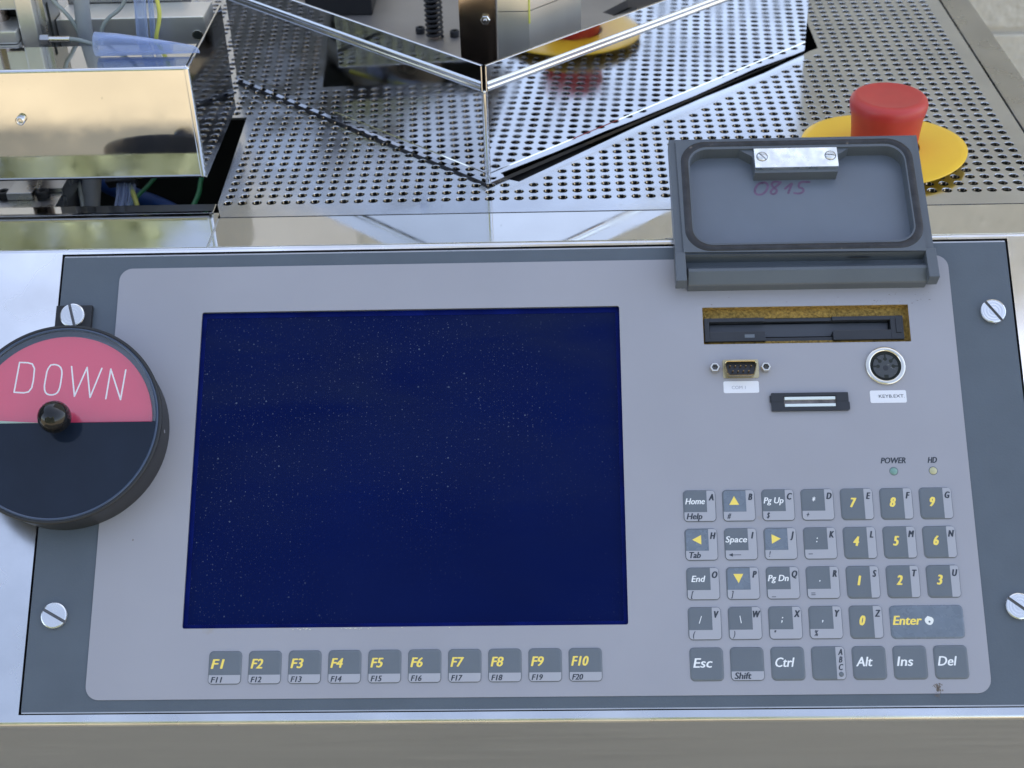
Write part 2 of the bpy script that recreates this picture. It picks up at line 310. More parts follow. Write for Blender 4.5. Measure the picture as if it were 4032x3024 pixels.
def ribbon(mb, pts, w, z, n=4, closed=False):
    """rounded flat stroke"""
    P = [Vector(p) for p in pts]
    for a, b in zip(P[:-1], P[1:]):
        d = (b-a).normalized(); q = Vector((-d.y, d.x))*w/2
        mb.add([(a.x+q.x, a.y+q.y, z), (a.x-q.x, a.y-q.y, z), (b.x-q.x, b.y-q.y, z), (b.x+q.x, b.y+q.y, z)], [(0, 1, 2, 3)])
    for k, p in enumerate(P): mb.add([(x, y, z+0.004+0.002*(k % 2)) for x, y in circle(p.x, p.y, w/2, 10)], [tuple(range(10))])
    return mb
def smoothpts(P, it=2):
    P = [Vector(p) for p in P]
    for _ in range(it):
        Q = [P[0]]
        for a, b in zip(P[:-1], P[1:]): Q += [a*0.75+b*0.25, a*0.25+b*0.75]
        P = Q+[P[-1]]
    return [p[:] for p in P]
def screw(mb, c, r, ang, h0, h=2.4, sw=1.5):
    """slotted cheese head: base disc and two segments with the slot between them"""
    n = 28; sl = math.radians(ang); base = mb.x.copy(); mb.x = base @ Matrix.Translation((c[0], c[1], h0)) @ Matrix.Rotation(sl, 4, 'Z')
    mb.lathe([(r, 0), (r, h*0.15)], 48)
    for sgn in (1, -1):
        def seg(rr, z):
            t0 = math.asin(min(1, (sw/2)/rr)); P = []
            for i in range(n+1):
                t = t0+(math.pi-2*t0)*i/n; P.append((rr*math.cos(t), sgn*rr*math.sin(t), z))
            return P
        rg = [seg(r, h*0.15), seg(r, h-0.7), seg(r-0.25, h-0.25), seg(r-0.8, h)]
        mb.rings(rg, False, cap0=False, cap1=False)
        # shallow turned rings on the face
        prev = rg[-1]
        for q, dz in ((0.82, -0.05), (0.72, 0.02), (0.60, -0.06), (0.48, 0.02), (0.36, -0.05), (0.24, 0.03)):
            if r*q > sw: s2 = seg(r*q, h+dz); mb.rings([prev, s2], False, cap0=False, cap1=False); prev = s2
        mb.add(prev, [tuple(range(len(prev)))])
    mb.x = base; return mb
# ------------------------------------------------------------------ ground, wall, hedge
g = MB(); g.add([(-30000, -30000, -ZG), (30000, -30000, -ZG), (30000, 30000, -ZG), (-30000, 30000, -ZG)], [(0, 1, 2, 3)])
tag(g.build('ground', M['ground']), kind='structure')
wt = thing('building_wall', 'beige rough stucco block wall behind the machine on the right', 'wall', (0, 1100, -ZG))
z = -ZG; k = 0
CH = 217.0
for k in range(20):
    z0 = -ZG+k*CH; mb = MB(); mb.box((-330, 1100, z0+3.5), (2700, 1300, z0+CH-3.5), 2.5); mb.build('block_course', M['wall'], wt, world=True)
mb = MB(); mb.box((-325, 1106, -ZG), (2695, 1290, -ZG+20*CH)); mb.build('mortar', M['joint'], wt, world=True)
fh = thing('added_house', 'unseen pale rendered house far behind on the left, added for the steel to reflect', 'house', (-4000, 7600, -ZG))
b_ = [(-12000, 7600, -ZG), (-150, 9800, 6800)]  # out of view, added to give the steel a pale reflection
mb = MB(); mb.box(*b_); mb.build('wall', M['render'], fh, world=True)
mb = MB(); mb.add([(-12300, 7300, 6800), (150, 7300, 6800), (150, 8700, 8600), (-12300, 8700, 8600), (-12300, 10100, 6800), (150, 10100, 6800)], [(0, 1, 2, 3), (3, 2, 5, 4), (0, 3, 4), (1, 5, 2)]); mb.build('roof', M['trim'], fh, world=True)
for k_ in range(3):
    x_ = -11400+k_*2900; z_ = 3500; mb = MB(); mb.box((x_, 7560, z_), (x_+1100, 7610, z_+1400)); mb.build('window', M['navy'], fh, world=True)
tw = thing('side_cabinet', 'dark olive grey machine cabinet standing to the left of the steel box', 'cabinet', (-900, 420, -ZG))
mb = MB(); mb.box((-1300, -60, -ZG), (-720, 900, 330), 4); mb.build('body', M['olive'], tw, world=True)
mb = MB(); mb.box((-722, 20, 60), (-715, 430, 290), 3); mb.build('door', M['olive'], tw, world=True)
hd = MB()
for i in range(26000):
    x = random.uniform(-6500, 1500); y = -5600+random.gauss(0, 330)+120*math.sin(x/400); z = -ZG + (random.random()**0.85)*(4300+500*math.sin(x/700)+300*math.sin(x/230))
    s_ = random.uniform(35, 75); a = random.uniform(0, 6.28); t = random.uniform(-0.9, 0.9)
    ux = Vector((math.cos(a), math.sin(a)*0.6, math.sin(t)))*s_; uz = Vector((math.sin(t)*0.6, 0.5*math.cos(a), 1)).normalized()*s_*1.3
    p = Vector((x, y, z)); hd.add([(p-ux)[:], (p-uz*0.6)[:], (p+ux)[:], (p+uz)[:]], [(0, 1, 2, 3)])
tag(hd.build('hedge_foliage', M['leaf']), 'tall green leafy hedge reflected in the polished steel', 'hedge', kind='stuff')
# ------------------------------------------------------------------ machine housing
ZT = 90.5                                   # top of the perforated plate
ct, st_ = math.cos(TILT), math.sin(TILT)
def PV(v, h): return (v*ct-h*st_, v*st_+h*ct)          # panel (v, height) -> world (y, z)
mh = thing('machine_housing', 'stainless steel machine housing framing the operator panel and front ledge', 'machine', (-80, 0, -ZG))
# cross-section of the front sheet: ledge, rounded fold, sloping surround, rounded fold, upright apron
def arc(c, r, a0, a1, n): return [(c[0]+r*math.cos(math.radians(a0+(a1-a0)*i/n)), c[1]+r*math.sin(math.radians(a0+(a1-a0)*i/n))) for i in range(n+1)]
yf, zf = PV(149.0, 0.0)
tdeg = math.degrees(TILT)
rf = 2.2; tl = rf*math.tan(TILT/2)
cF = (yf+tl, 89.9-rf)
prof = [(152.2, 89.9), (cF[0]+0.6, 89.9)] + arc(cF, rf, 90, 90+tdeg, 8)
top_i = len(prof)
yb2, zb2 = PV(-106.6, 0.0)
# drop the profile onto the panel plane
e = prof[-1]; v_e = e[0]*ct+e[1]*st_; h_e = -e[0]*st_+e[1]*ct
prof.append(PV(v_e-0.6, h_e*0.9)); prof.append(PV(145.4, 0)); iT = len(prof)-1
prof.append(PV(-102.2, 0)); iB = len(prof)-1
rb = 3.0; tb = rb*math.tan(math.radians(90-tdeg)/2)
prof.append(PV(-106.6+tb+0.5, 0)); prof.append(PV(-106.6+tb, 0))
cB = (yb2+rb, 0); cyz = PV(-106.6+tb, -rb); cB = cyz
prof += arc(cB, rb, 90+tdeg, 180, 8)[1:]
yA = prof[-1][0]; prof.append((yA, prof[-1][1]-0.6)); prof.append((yA, -420.0))
us = [-640, -342.2, 171.4, 300]
mb = MB()
for a in range(3):
    for i in range(len(prof)-1):
        if a == 1 and i == iT: continue
        if i > len(prof)-3: continue
        (y0, z0), (y1, z1) = prof[i], prof[i+1]
        mb.add([(us[a], y0, z0), (us[a+1], y0, z0), (us[a+1], y1, z1), (us[a], y1, z1)], [(0, 1, 2, 3)], True)
mb2 = MB(); mb2.v = []
o = mb.build('surround_sheet', M['satin'], mh, world=True)
bm = bmesh.new(); bm.from_mesh(o.data); bmesh.ops.remove_doubles(bm, verts=bm.verts[:], dist=1e-6); bmesh.ops.recalc_face_normals(bm, faces=bm.faces[:]); bm.to_mesh(o.data); bm.free()
mb = MB(); (y0, z0), (y1, z1) = prof[-2], prof[-1]
mb.add([(us[0], y0, z0), (us[3], y0, z0), (us[3], y1, z1), (us[0], y1, z1)], [(0, 1, 2, 3)]); mb.build('apron', M['brushed'], mh, world=True)
# walls of the opening for the panel
mb = MB()
for (ua, va, ub, vb) in ((-342.2, 145.4, 171.4, 145.4), (171.4, 145.4, 171.4, -102.2), (171.4, -102.2, -342.2, -102.2), (-342.2, -102.2, -342.2, 145.4)):
    a = PV(va, 0); b = PV(vb, 0); c = PV(vb, -9); d = PV(va, -9)
    mb.add([(ua, *a), (ub, *b), (ub, *c), (ua, *d)], [(0, 1, 2, 3)])
mb.build('opening_edge', M['trim'], mh, world=True)
# polished ledge laid over the top of the front sheet: narrow gap lines at its joints
mb = MB(); mb.box((-262.0, 118.6, 89.95), (214.5, 151.9, 90.25), 0.12); mb.build('ledge', M['mirror'], mh, world=True)
mb = MB(); mb.box((-640, 118.6, 89.95), (-263.2, 158.6, 90.2), 0.12); mb.build('ledge', M['mirror'], mh, world=True)
mb = MB(); mb.box((-640, 159.4, 84), (-267.2, 171.2, 89.6), 0.6); mb.build('opening_bar', M['mirror'], mh, world=True)
# trim along the right side, dark cabinet below
mb = MB(); mb.box((215.6, 118, 60), (236.5, 900, 91.2), 1.2); mb.build('side_trim', M['trim'], mh, world=True)
mb = MB(); mb.box((236.8, 118, -420), (238.4, 901, 88), 0.3); mb.build('side_panel', M['trim'], mh, world=True)
mb = MB()
mb.box((236.0, 130, -420), (236.4, 900, 60)); mb.box((-640, 900, -420), (236, 901, 88)); mb.box((-640, 0, -420), (236, 900, -419)); mb.box((-640.5, 60, -420), (-640, 900, 88))
mb.build('cabinet_interior', M['dark'], mh, world=True)
# ------------------------------------------------------------------ perforated plate
RC = [(106, 381.5), (101.2, 376.4), (69.7, 344.0), (24.1, 304.6), (-21.1, 262.0), (-68.1, 214.6), (-92.4, 190.2)]
LC = [(-100.5, 194.5), (-112, 196), (-214, 290), (-281, 352)]
outer = [(-261.8, 152.5), (214.6, 152.5), (214.6, 880), (112, 880), (112, 386)]+RC+LC+[(-281, 880), (-560, 880), (-560, 289), (-269.3, 289), (-266.1, 168)]
cut = [(a, b, 8.4) for a, b in zip(RC[:-1], RC[1:])]+[(a, b, 3.1) for a, b in zip([RC[-1]]+LC[:-1], LC)]+[((-281, 352), (-281, 880), 4), ((112, 386), (112, 880), 5), ((112, 386), RC[0], 6),
       ((-560, 289), (-269.3, 289), 6), ((-269.3, 289), (-266.1, 168), 5), ((214.6, 152.5), (214.6, 880), 8)]
def segd(p, a, b):
    a = Vector(a); b = Vector(b); p = Vector(p); t = max(0, min(1, (p-a).dot(b-a)/(b-a).length_squared)); return (p-a-(b-a)*t).length
def inside(p, P):
    c = False; x, y = p
    for i in range(len(P)):
        (x0, y0), (x1, y1) = P[i-1], P[i]
        if (y0 > y) != (y1 > y) and x < (x1-x0)*(y-y0)/(y1-y0)+x0: c = not c
    return c
holes = []; PH = 8.408; rh = 2.72
for j in range(0, 82):
    for i in range(-22, 55):
        p = (-252.0+i*PH, 169.6+j*PH)
        if p[1] > 868 or not inside(p, outer): continue
        if any(segd(p, a, b) < d for a, b, d in cut): continue
        if abs(p[0]-124) < 4 and abs(p[1]-217) < 4: continue
        holes.append(p)
pm = MB(); NS = 12
sheet(pm, outer, [circle(x, y, rh+0.28, NS) for x, y in holes], ZT, ZT-1.7)
# remove the plain side walls of the holes and give each hole a rounded lip
nf = len(pm.f); keepf = []; keeps = []
lim = len(holes)*NS
pm.f = pm.f[:nf-lim]; pm.sm = pm.sm[:nf-lim]
for x, y in holes:
    pm.rings([[(px, py, zz) for px, py in circle(x, y, r, NS)] for r, zz in ((rh+0.28, ZT), (rh+0.05, ZT-0.12), (rh, ZT-0.4), (rh, ZT-1.8))], True, False, False)
pm.add([(p[0], p[1], ZT-1.7) for p in outer[:2]]+[(p[0], p[1], ZT-1.9) for p in outer[:2]], [(0, 1, 3, 2)])
me_pl = pm.build('perforated_plate', M['plate'])
tag(me_pl, 'polished steel plate with rows of round punched holes covering the table', 'perforated plate')
# ------------------------------------------------------------------ angled guard (prow of polished sheet)
gd = thing('angled_guard', 'polished steel V shaped guard standing on the perforated plate', 'guard', (-110, 186, ZT))
CR = Vector((-110.3, 185.3)); RE = Vector((101.4, 378.3)); LE = Vector((-285.2, 347.0)); B0 = ZT+1.6
def wallstrip(mb, a, b, nrm, pts, t=1.2, smooth=True):
    """sheet following a profile of (outward offset, height) from a to b"""
    A = [(a.x+nrm.x*o_, a.y+nrm.y*o_, h_) for o_, h_ in pts]; B = [(b.x+nrm.x*o_, b.y+nrm.y*o_, h_) for o_, h_ in pts]
    n = len(pts); mb.add(A+B, [(i, i+1, n+i+1, n+i) for i in range(n-1)], smooth)
for (a, b) in ((CR, RE), (CR, LE)):
    d = (b-a).normalized(); nr = Vector((d.y, -d.x)) if b is RE else Vector((-d.y, d.x))
    if nr.y > 0: nr = -nr
    a2 = a+d*1.6
    topz = 164.3
    mb = MB()
    wallstrip(mb, a2, b, nr, [(0.0, B0), (0.25, 94.5), (0.25, 98.0)], smooth=False)
    wallstrip(mb, a2, b, nr, [(0.25, 98.0), (0.0, 98.6), (0.0, 149.0)], smooth=False)
    wallstrip(mb, a2, b, nr, [(0, B0), (-1.2, B0)], smooth=False); wallstrip(mb, a2, b, nr, [(-1.2, B0), (-1.2, topz)], smooth=False)
    mb.add([(b.x, b.y, B0), (b.x-nr.x*1.2, b.y-nr.y*1.2, B0), (b.x-nr.x*1.2, b.y-nr.y*1.2, 149), (b.x, b.y, 149)], [(0, 1, 2, 3)])
    mb.build('wall_sheet', M['mirror'], gd, world=True)
    # rolled bead
    mb = MB(); pts = [(0.0, 148.6), (0.55, 148.9), (1.0, 149.5), (1.2, 150.3), (1.0, 151.1), (0.7, 151.6), (0.85, 152.2), (1.1, 152.9), (1.0, 153.7), (0.5, 154.4), (0.0, 154.7)]
    wallstrip(mb, a2+d*0.2, b, nr, pts); mb.build('bead', M['bead'], gd, world=True)
    mb = MB(); wallstrip(mb, a2+d*0.2, b, nr, [(0.0, 154.7), (0.0, topz-0.4)], smooth=False); wallstrip(mb, a2+d*0.2, b, nr, [(0.0, topz-0.4), (-0.3, topz), (-0.9, topz), (-1.2, topz-0.4)])
    mb.build('top_band', M['mirror'], gd, world=True)
mb = MB()   # rounded corner post and its split top
mb.lathe([(1.55, B0), (1.75, 96), (1.75, 148.5)], 24, (CR.x, CR.y+1.2)); mb.build('corner_fold', M['mirror'], gd, world=True)
mb = MB(); mb.tube([(CR.x-1.3, CR.y+0.9, 149), (CR.x-1.3, CR.y+0.9, 164.0)], 0.5, 8); mb.tube([(CR.x+1.3, CR.y+0.9, 149), (CR.x+1.3, CR.y+0.9, 164.0)], 0.5, 8)
mb.ball((CR.x, CR.y, 149.0), 1.0, 12, 8); mb.build('corner_edge', M['chrome'], gd, world=True)
mb = MB(); mb.box((RE.x-1.2, RE.y, B0), (RE.x, 880, 164)); mb.build('side_return', M['mirror'], gd, world=True)
mb = MB(); mb.box((LE.x, LE.y, B0), (LE.x+1.2, 880, 164)); mb.build('side_return', M['mirror'], gd, world=True)
sl_ = (LE-CR).normalized(); sn_ = Vector((-sl_.y, sl_.x)); sn_ = sn_ if sn_.y > 0 else -sn_
mb = MB(); P_ = [CR+sn_*0.5+sl_*0.5, LE+sn_*0.5, LE+sn_*3, CR+sn_*3+sl_*3]; mb.prism([(p.x, p.y) for p in P_], ZT+0.05, B0+0.2); mb.build('gap_shade_strip', M['rubber'], gd, world=True)  # added dark strip standing for the shade in the gap under the wall
# inside the guard
mb = MB(); sheet(mb, [(-279, 880), (-279, 366), (-110, 198), (90, 384), (96, 880)], [[(-26, 458), (-8, 478), (22, 486), (24, 496), (-14, 492), (-34, 466)]], ZT-0.5, ZT-7)
mb.build('inner_base_plate', M['greyplate'], mh, world=True)
sp = MB(); P = []; 
for i in range(0, 26*10): t = i/10*2*math.pi/1.0; P.append((-155.5+5.6*math.cos(t), 420+5.6*math.sin(t), ZT+1+i*0.36))
sp.tube(P, 1.15, 6); tag(sp.build('coil_spring', M['blackmatt']), 'upright black coil spring on the base plate inside the guard', 'spring')
sc_ = MB(); sc_.tube([(-155.5, 420, ZT), (-155.5, 420, ZT+95)], 3.0, 12); tag(sc_.build('guide_rod', M['bronze']), 'brown guide rod standing inside the black coil spring', 'rod')
def capbolt(x, y, z, r, h, label, group=None, m='blackmatt'):
    t = thing('cap_bolt', label, 'bolt', (x, y, z), group=group)
    b = MB(); b.lathe([(r, 0), (r, h-0.4), (r-0.4, h), (r*0.55, h)], 20, cap1=False); b.build('head', M[m], t)
    b = MB(); b.lathe([(r*0.55, h), (r*0.55, h-1.8)], 6, cap0=False, cap1=True, smooth=False); b.build('socket', M['dark'], t); return t
capbolt(-166.8, 432, ZT-0.5, 3.4, 4.5, 'black cap bolt on the base plate left of the coil spring')
capbolt(-141.5, 424, ZT-0.5, 3.4, 4.5, 'black cap bolt on the base plate right of the coil spring')
bk = thing('mounting_bracket', 'polished brown upright bracket plate left of the aluminium block in the guard', 'bracket', (-115, 250, ZT))
b = MB(); b.box((-126.2, 244, ZT), (-104.6, 262, 215), 0.5); b.build('plate', M['bronze'], bk, world=True)
b = MB(); b.x = Matrix.Translation((-110.8, 244, 169.6)) @ Matrix.Rotation(math.radians(90), 4, 'X')
b.lathe([(2.9, 0), (2.9, 2.0), (2.3, 2.4), (1.2, 2.4)], 6, smooth=False); b.lathe([(1.3, 2.3), (1.3, 3.6), (0.9, 3.9)], 14); b.build('nut', M['chrome'], bk, world=True)
ab = thing('aluminium_block', 'pale machined aluminium block standing behind the corner of the guard', 'metal block', (-80, 250, ZT))
b = MB(); b.prism([(-103.7, 240), (-85.1, 240), (-54.2, 272), (-54.2, 330), (-103.7, 330)], ZT, 174.9, 0.0); b.build('lower_body', M['alu'], ab, world=True)
b = MB(); b.prism([(-103.4, 240.3), (-85.3, 240.3), (-54.6, 272), (-54.6, 330), (-103.4, 330)], 175.3, 230); b.build('upper_body', M['alu'], ab, world=True)
b = MB(); b.tube([(-84.9, 239.6, 168), (-84.9, 239.6, 215)], 0.6, 8); b.build('sealant_bead', M['yelwire'], ab, world=True)
b = MB(); b.box((-255, 470, ZT-0.4), (-205, 560, ZT+38), 1.5); tag(b.build('dark_housing', M['blackmatt']), 'dark angular block deep inside the guard at upper left', 'metal block')
# ------------------------------------------------------------------ polished box on the left
bx = thing('steel_box', 'polished open topped steel box with golden reflection at the upper left', 'box', (-330, 178, 102))
XR, YF2, ZB, ZTp = -272.6, 178.0, 102.0, 170.3
mb = MB(); rb_ = 1.8
pr = [(YF2+2.5, ZTp)] + arc((YF2+1.6, ZTp-1.6), 1.6, 90, 180, 5) + [(YF2, ZTp-1.8), (YF2, ZTp-2.4), (YF2, ZB+3.6), (YF2, ZB+3.1)] + arc((YF2+3, ZB+3), 3, 180, 270, 7) + [(YF2+8, ZB)]
for i in range(len(pr)-1): mb.add([(-640, *pr[i]), (XR-2.2, *pr[i]), (XR-2.2, *pr[i+1]), (-640, *pr[i+1])], [(0, 1, 2, 3)], True)
o = mb.build('front_panel', M['mirror'], bx, world=True)
bm = bmesh.new(); bm.from_mesh(o.data); bmesh.ops.remove_doubles(bm, verts=bm.verts[:], dist=1e-6); bmesh.ops.recalc_face_normals(bm, faces=bm.faces[:]); bm.to_mesh(o.data); bm.free()
mb = MB(); mb.tube([(XR-2.1, YF2+2.0, ZB+1.8), (XR-2.1, YF2+2.0, ZTp-1.2)], 2.2, 16); mb.ball((XR-2.1, YF2+2.0, ZTp-1.9), 2.2, 16, 10); mb.build('corner_fold', M['mirror'], bx, world=True)
mb = MB(); mb.box((-640, YF2+2.4, ZTp-1.2), (XR-2.2, 213, ZTp-0.1)); mb.build('top_flange', M['mirror'], bx, world=True)
mb = MB(); mb.box((XR-1.2, YF2+1.6, ZB+0.3), (XR, 277, ZTp-0.2), 0.3); mb.build('side_panel', M['mirror'], bx, world=True)
def bolthead(par, x, y, z, r=2.6, name='bolt'):
    b = MB(); b.x = Matrix.Translation((x, y, z)) @ Matrix.Rotation(math.radians(90), 4, 'X')
    b.lathe([(r, 0), (r, 2.6), (r-0.5, 3.1), (r*0.55, 3.1), (r*0.5, 1.6)], 20); return b.build(name, M['chrome'], par, world=True)
bolthead(bx, -372.2, YF2-0.1, 141.5)
# contents of the box
blk = thing('aluminium_beam', 'long bluish machined aluminium beam with a screw hole inside the steel box', 'metal beam', (-320, 255, 100))
b = MB(); b.box((-366.1, 250, 110), (-277.6, 276, 172.6), 0.5); b.build('beam', M['alu'], blk, world=True)
b = MB(); b.x = Matrix.Translation((-283, 249.9, 161.2)) @ Matrix.Rotation(math.radians(90), 4, 'X'); b.lathe([(3.3, 0.05), (3.0, 0.25), (2.7, 0.1)], 24, cap0=False, cap1=False); b.build('hole_rim', M['chrome'], blk, world=True)
b = MB(); b.x = Matrix.Translation((-283, 249.9, 161.2)) @ Matrix.Rotation(math.radians(90), 4, 'X'); b.lathe([(2.75, 0.06), (2.75, 0.1)], 24); b.build('screw_hole', M['dark'], blk, world=True)
b = MB(); b.box((-366, 277.5, 150), (-296, 300, 181), 0.6); tag(b.build('grey_casting', M['trim']), 'dull grey casting lying behind the aluminium beam in the box', 'metal block')
up = thing('upright_plate', 'bright upright aluminium plate with grooved side at far upper left', 'metal plate', (-376, 230, 100))
b = MB(); b.box((-381.2, 229.8, 110), (-371.0, 262, 235), 0.8); b.build('plate', M['alu'], up, world=True)
b = MB(); b.box((-371.0, 236, 110), (-366.6, 262, 235), 0.3); b.build('side_cheek', M['trim'], up, world=True)
b = MB(); b.box((-366.62, 240, 160), (-366.3, 243, 186)); b.build('groove', M['dark'], up, world=True)
b = MB(); b.box((-460, 240, 182.8), (-382.4, 262, 240), 0.8); tag(b.build('upper_clamp', M['alu']), 'pale aluminium clamp block above the round rod at the left edge', 'metal block')
b = MB(); b.box((-460, 225, 167.8), (-382.2, 250, 175.4), 0.8); tag(b.build('middle_clamp', M['alu']), 'pale aluminium clamp bar below the round rod at the left edge', 'metal bar')
b = MB(); b.box((-460, 223.5, 163.8), (-381.8, 249, 167.2), 0.4); tag(b.build('lower_clamp', M['alu']), 'thin aluminium strip under the clamp bar at the left edge', 'metal strip')
b = MB(); b.tube([(-398, 246, 110), (-398, 246, 200)], 6.5, 20); tag(b.build('guide_column', M['bronze']), 'round dark column between the pale clamps at the left edge', 'rod')
b = MB(); b.box((-460, 252, 165), (-383, 262, 184)); tag(b.build('clamp_backing', M['blackmatt']), 'black plate behind the round column at the left edge', 'metal plate')
b = MB(); b.tube([(-344, 240, 200), (-346.3, 240, 176), (-350.4, 240, 110)], 4.6, 20); tag(b.build('grey_pipe', M['conduit']), 'thick light grey pipe standing in the steel box', 'pipe')
def cable(name, pts, r, m, label, cat='cable', seg=10):
    b = MB(); b.tube(smoothpts(pts, 3), r, seg); return tag(b.build(name, M[m]), label, cat)
cable('grey_cable', [(-362, 236, 196), (-360.6, 236, 189), (-355.3, 236, 183.3), (-350.6, 237, 174.5), (-349, 240, 160)], 1.25, 'cable', 'grey cable curving down to the left of the thick grey pipe')
cable('grey_cable', [(-315.5, 230, 194), (-316.5, 230, 190.7), (-320.5, 230, 185.1), (-330.0, 230, 179.4), (-335.6, 230, 169.2), (-336, 232, 150)], 1.15, 'cable', 'grey cable curving down to the right of the thick grey pipe')
cable('yellow_wire', [(-296.2, 222, 196), (-295.4, 222, 187), (-296.9, 222, 180), (-300.5, 222, 170.8), (-304, 224, 150)], 1.2, 'yelwire', 'yellow green wire hanging in front of the aluminium beam', 'wire')
b = MB(); b.tube([(-306.2, 226, 200), (-308.9, 226, 172), (-312, 226, 140)], 3.4, 20); tag(b.build('clear_hose', M['clear']), 'upright clear bluish hose in front of the aluminium beam', 'hose')
b = MB(); b.tube([(-300.8, 229, 200), (-303.4, 229, 172), (-306, 229, 140)], 1.5, 14); tag(b.build('clear_tube', M['clear']), 'thin clear tube between the bluish hose and the yellow wire', 'hose')
sn = thing('sensor_plug', 'chrome threaded sensor sleeve with a grey cable pointing right in the box', 'sensor', (-360, 225, 169))
b = MB(); b.tube([(-368.2, 225, 170.4), (-363.4, 225, 170.2)], 3.0, 6, False); b.build('nut', M['trim'], sn, world=True)
b = MB(); b.tube([(-363.4, 225, 170.2), (-351.2, 225, 169.9)], 1.9, 16); b.build('sleeve', M['chrome'], sn, world=True)
b = MB(); b.tube(smoothpts([(-351.3, 225, 169.9), (-346, 224, 169.8), (-340, 222, 168.6), (-334, 217, 169.0)], 2), 1.4, 10); b.build('cord', M['cable'], sn, world=True)
# clear plastic cone lying on the flange
b = MB(); R = []
for xx, r, sq in ((-327.5, 7.6, 1), (-327.3, 8.0, 1), (-315, 7.3, 1), (-300, 6.0, 0.95), (-285, 4.6, 0.85), (-273.5, 3.3, 0.75), (-271.0, 2.6, 0.6), (-269.9, 1.2, 0.5)):
    R.append([(xx, 196.2+r*math.cos(2*math.pi*i/24)*0.85, ZTp+7.2*r/8+0.3+r*0.85*sq*math.sin(2*math.pi*i/24)) for i in range(24)])
b.rings(R, True, cap0=False); R2 = [[(x+0.01, 196.2+(y-196.2)*0.86, ZTp+7+(z-ZTp-7)*0.86) for x, y, z in r] for r in R[:5]]; b.rings(R2, True, False, False)
tag(b.build('plastic_cone', M['clear']), 'clear bluish plastic cone lying across the top of the steel box', 'plastic cone')
# seen through the gap below the box
cb = thing('clamp_bracket', 'grey stepped aluminium clamp with two bolts seen below the steel box', 'bracket', (-400, 225, 40))
b = MB(); b.box((-470, 209.8, 20), (-379.6, 236, 66), 0.6); b.build('lower_step', M['trim'], cb, world=True)
b = MB(); b.box((-411.7, 226, 66), (-395.6, 250, 71), 0.4); b.build('upper_step', M['trim'], cb, world=True)
b = MB(); b.box((-470, 236.2, 20), (-379.8, 275, 69), 0.4); b.build('back_plate', M['trim'], cb, world=True)
for x in (-390.4, -414.8):
    b = MB(); b.lathe([(4.2, 0), (4.2, 4), (3.7, 4.5), (2, 4.5), (1.8, 3)], 20, (0, 0)); b.x = Matrix.Identity(4); b.v = [v+Vector((x, 230.5, 66)) for v in b.v]; b.build('bolt', M['blackmatt'], cb, world=True)
b = MB(); b.tube([(-403, 262, 10), (-403, 262, 120)], 7.5, 24); tag(b.build('guide_column', M['bronze']), 'round metal column behind the stepped clamp below the steel box', 'rod')
cable('grey_conduit', [(-371, 300, 90), (-372.5, 266, 50), (-374, 230, 10)], 6.0, 'conduit', 'wide dark grey conduit seen below the steel box', 'pipe', 18)
cable('beige_wire', [(-388, 295, 70), (-382.0, 274, 55), (-369.1, 235, 50), (-366, 220, 40)], 1.4, 'cable', 'beige wire beside the wide conduit below the steel box', 'wire')
cable('dark_conduit', [(-392, 290, 60), (-386, 262, 45), (-380, 225, 10)], 4.5, 'blackmatt', 'black conduit left of the beige wire below the steel box', 'pipe', 14)
hb = thing('bundled_hose', 'clear ribbed hose bundle held by a black clip below the steel box', 'hose', (-342, 240, 50))
for dx in (-4.0, 0.0, 4.0):
    b = MB(); b.tube([(-344.5+dx, 262, 72), (-342+dx, 240, 60), (-340+dx, 205, 52)], 2.2, 12); b.build('tube', M['clear'], hb, world=True)
b = MB(); b.x = Matrix.Translation((-345.5, 249.5, 65.5)) @ Matrix.Rotation(0.5, 4, 'X') @ Matrix.Rotation(-0.12, 4, 'Y'); b.box((-10, -1.6, -3), (10, 1.6, 4), 0.6); b.build('clip', M['black'], hb, world=True)
cable('yellow_wire', [(-350, 275, 68), (-345.6, 260, 64), (-338, 243, 62.5), (-329.5, 222, 60), (-326, 205, 55)], 1.5, 'yelwire', 'yellow wire crossing the clear hose bundle below the steel box', 'wire')
cable('green_wire', [(-322, 320, 60), (-338.4, 293, 45), (-350, 270, 40), (-356, 250, 30)], 1.4, 'green', 'green wire running diagonally behind the clear hose bundle', 'wire')
cable('green_wire', [(-300, 290, 60), (-301.5, 272, 55), (-298.5, 253, 55), (-301, 236, 52), (-306, 215, 45)], 1.6, 'green', 'green wire hanging alone at the right end of the dark gap', 'wire')
cable('blue_hose', [(-400, 335, 35), (-384.2, 322, 30), (-356.3, 300, 30), (-327.6, 280, 30), (-305, 262, 25)], 6.0, 'blue', 'blue hose deep in the dark gap below the steel box', 'hose', 16)
cable('blue_hose', [(-100, 235, 60), (-70, 226, 68), (-40, 256, 72), (-20, 300, 60)], 2.6, 'blue', 'short piece of blue hose in the slit beside the guard', 'hose', 12)
b = MB(); b.prism([(-98, 186), (-40, 243), (-50, 256), (-112, 200)], 60, 82, 0.5); tag(b.build('black_rail', M['blackmatt']), 'black rail visible in the slit under the right guard wall', 'rail')
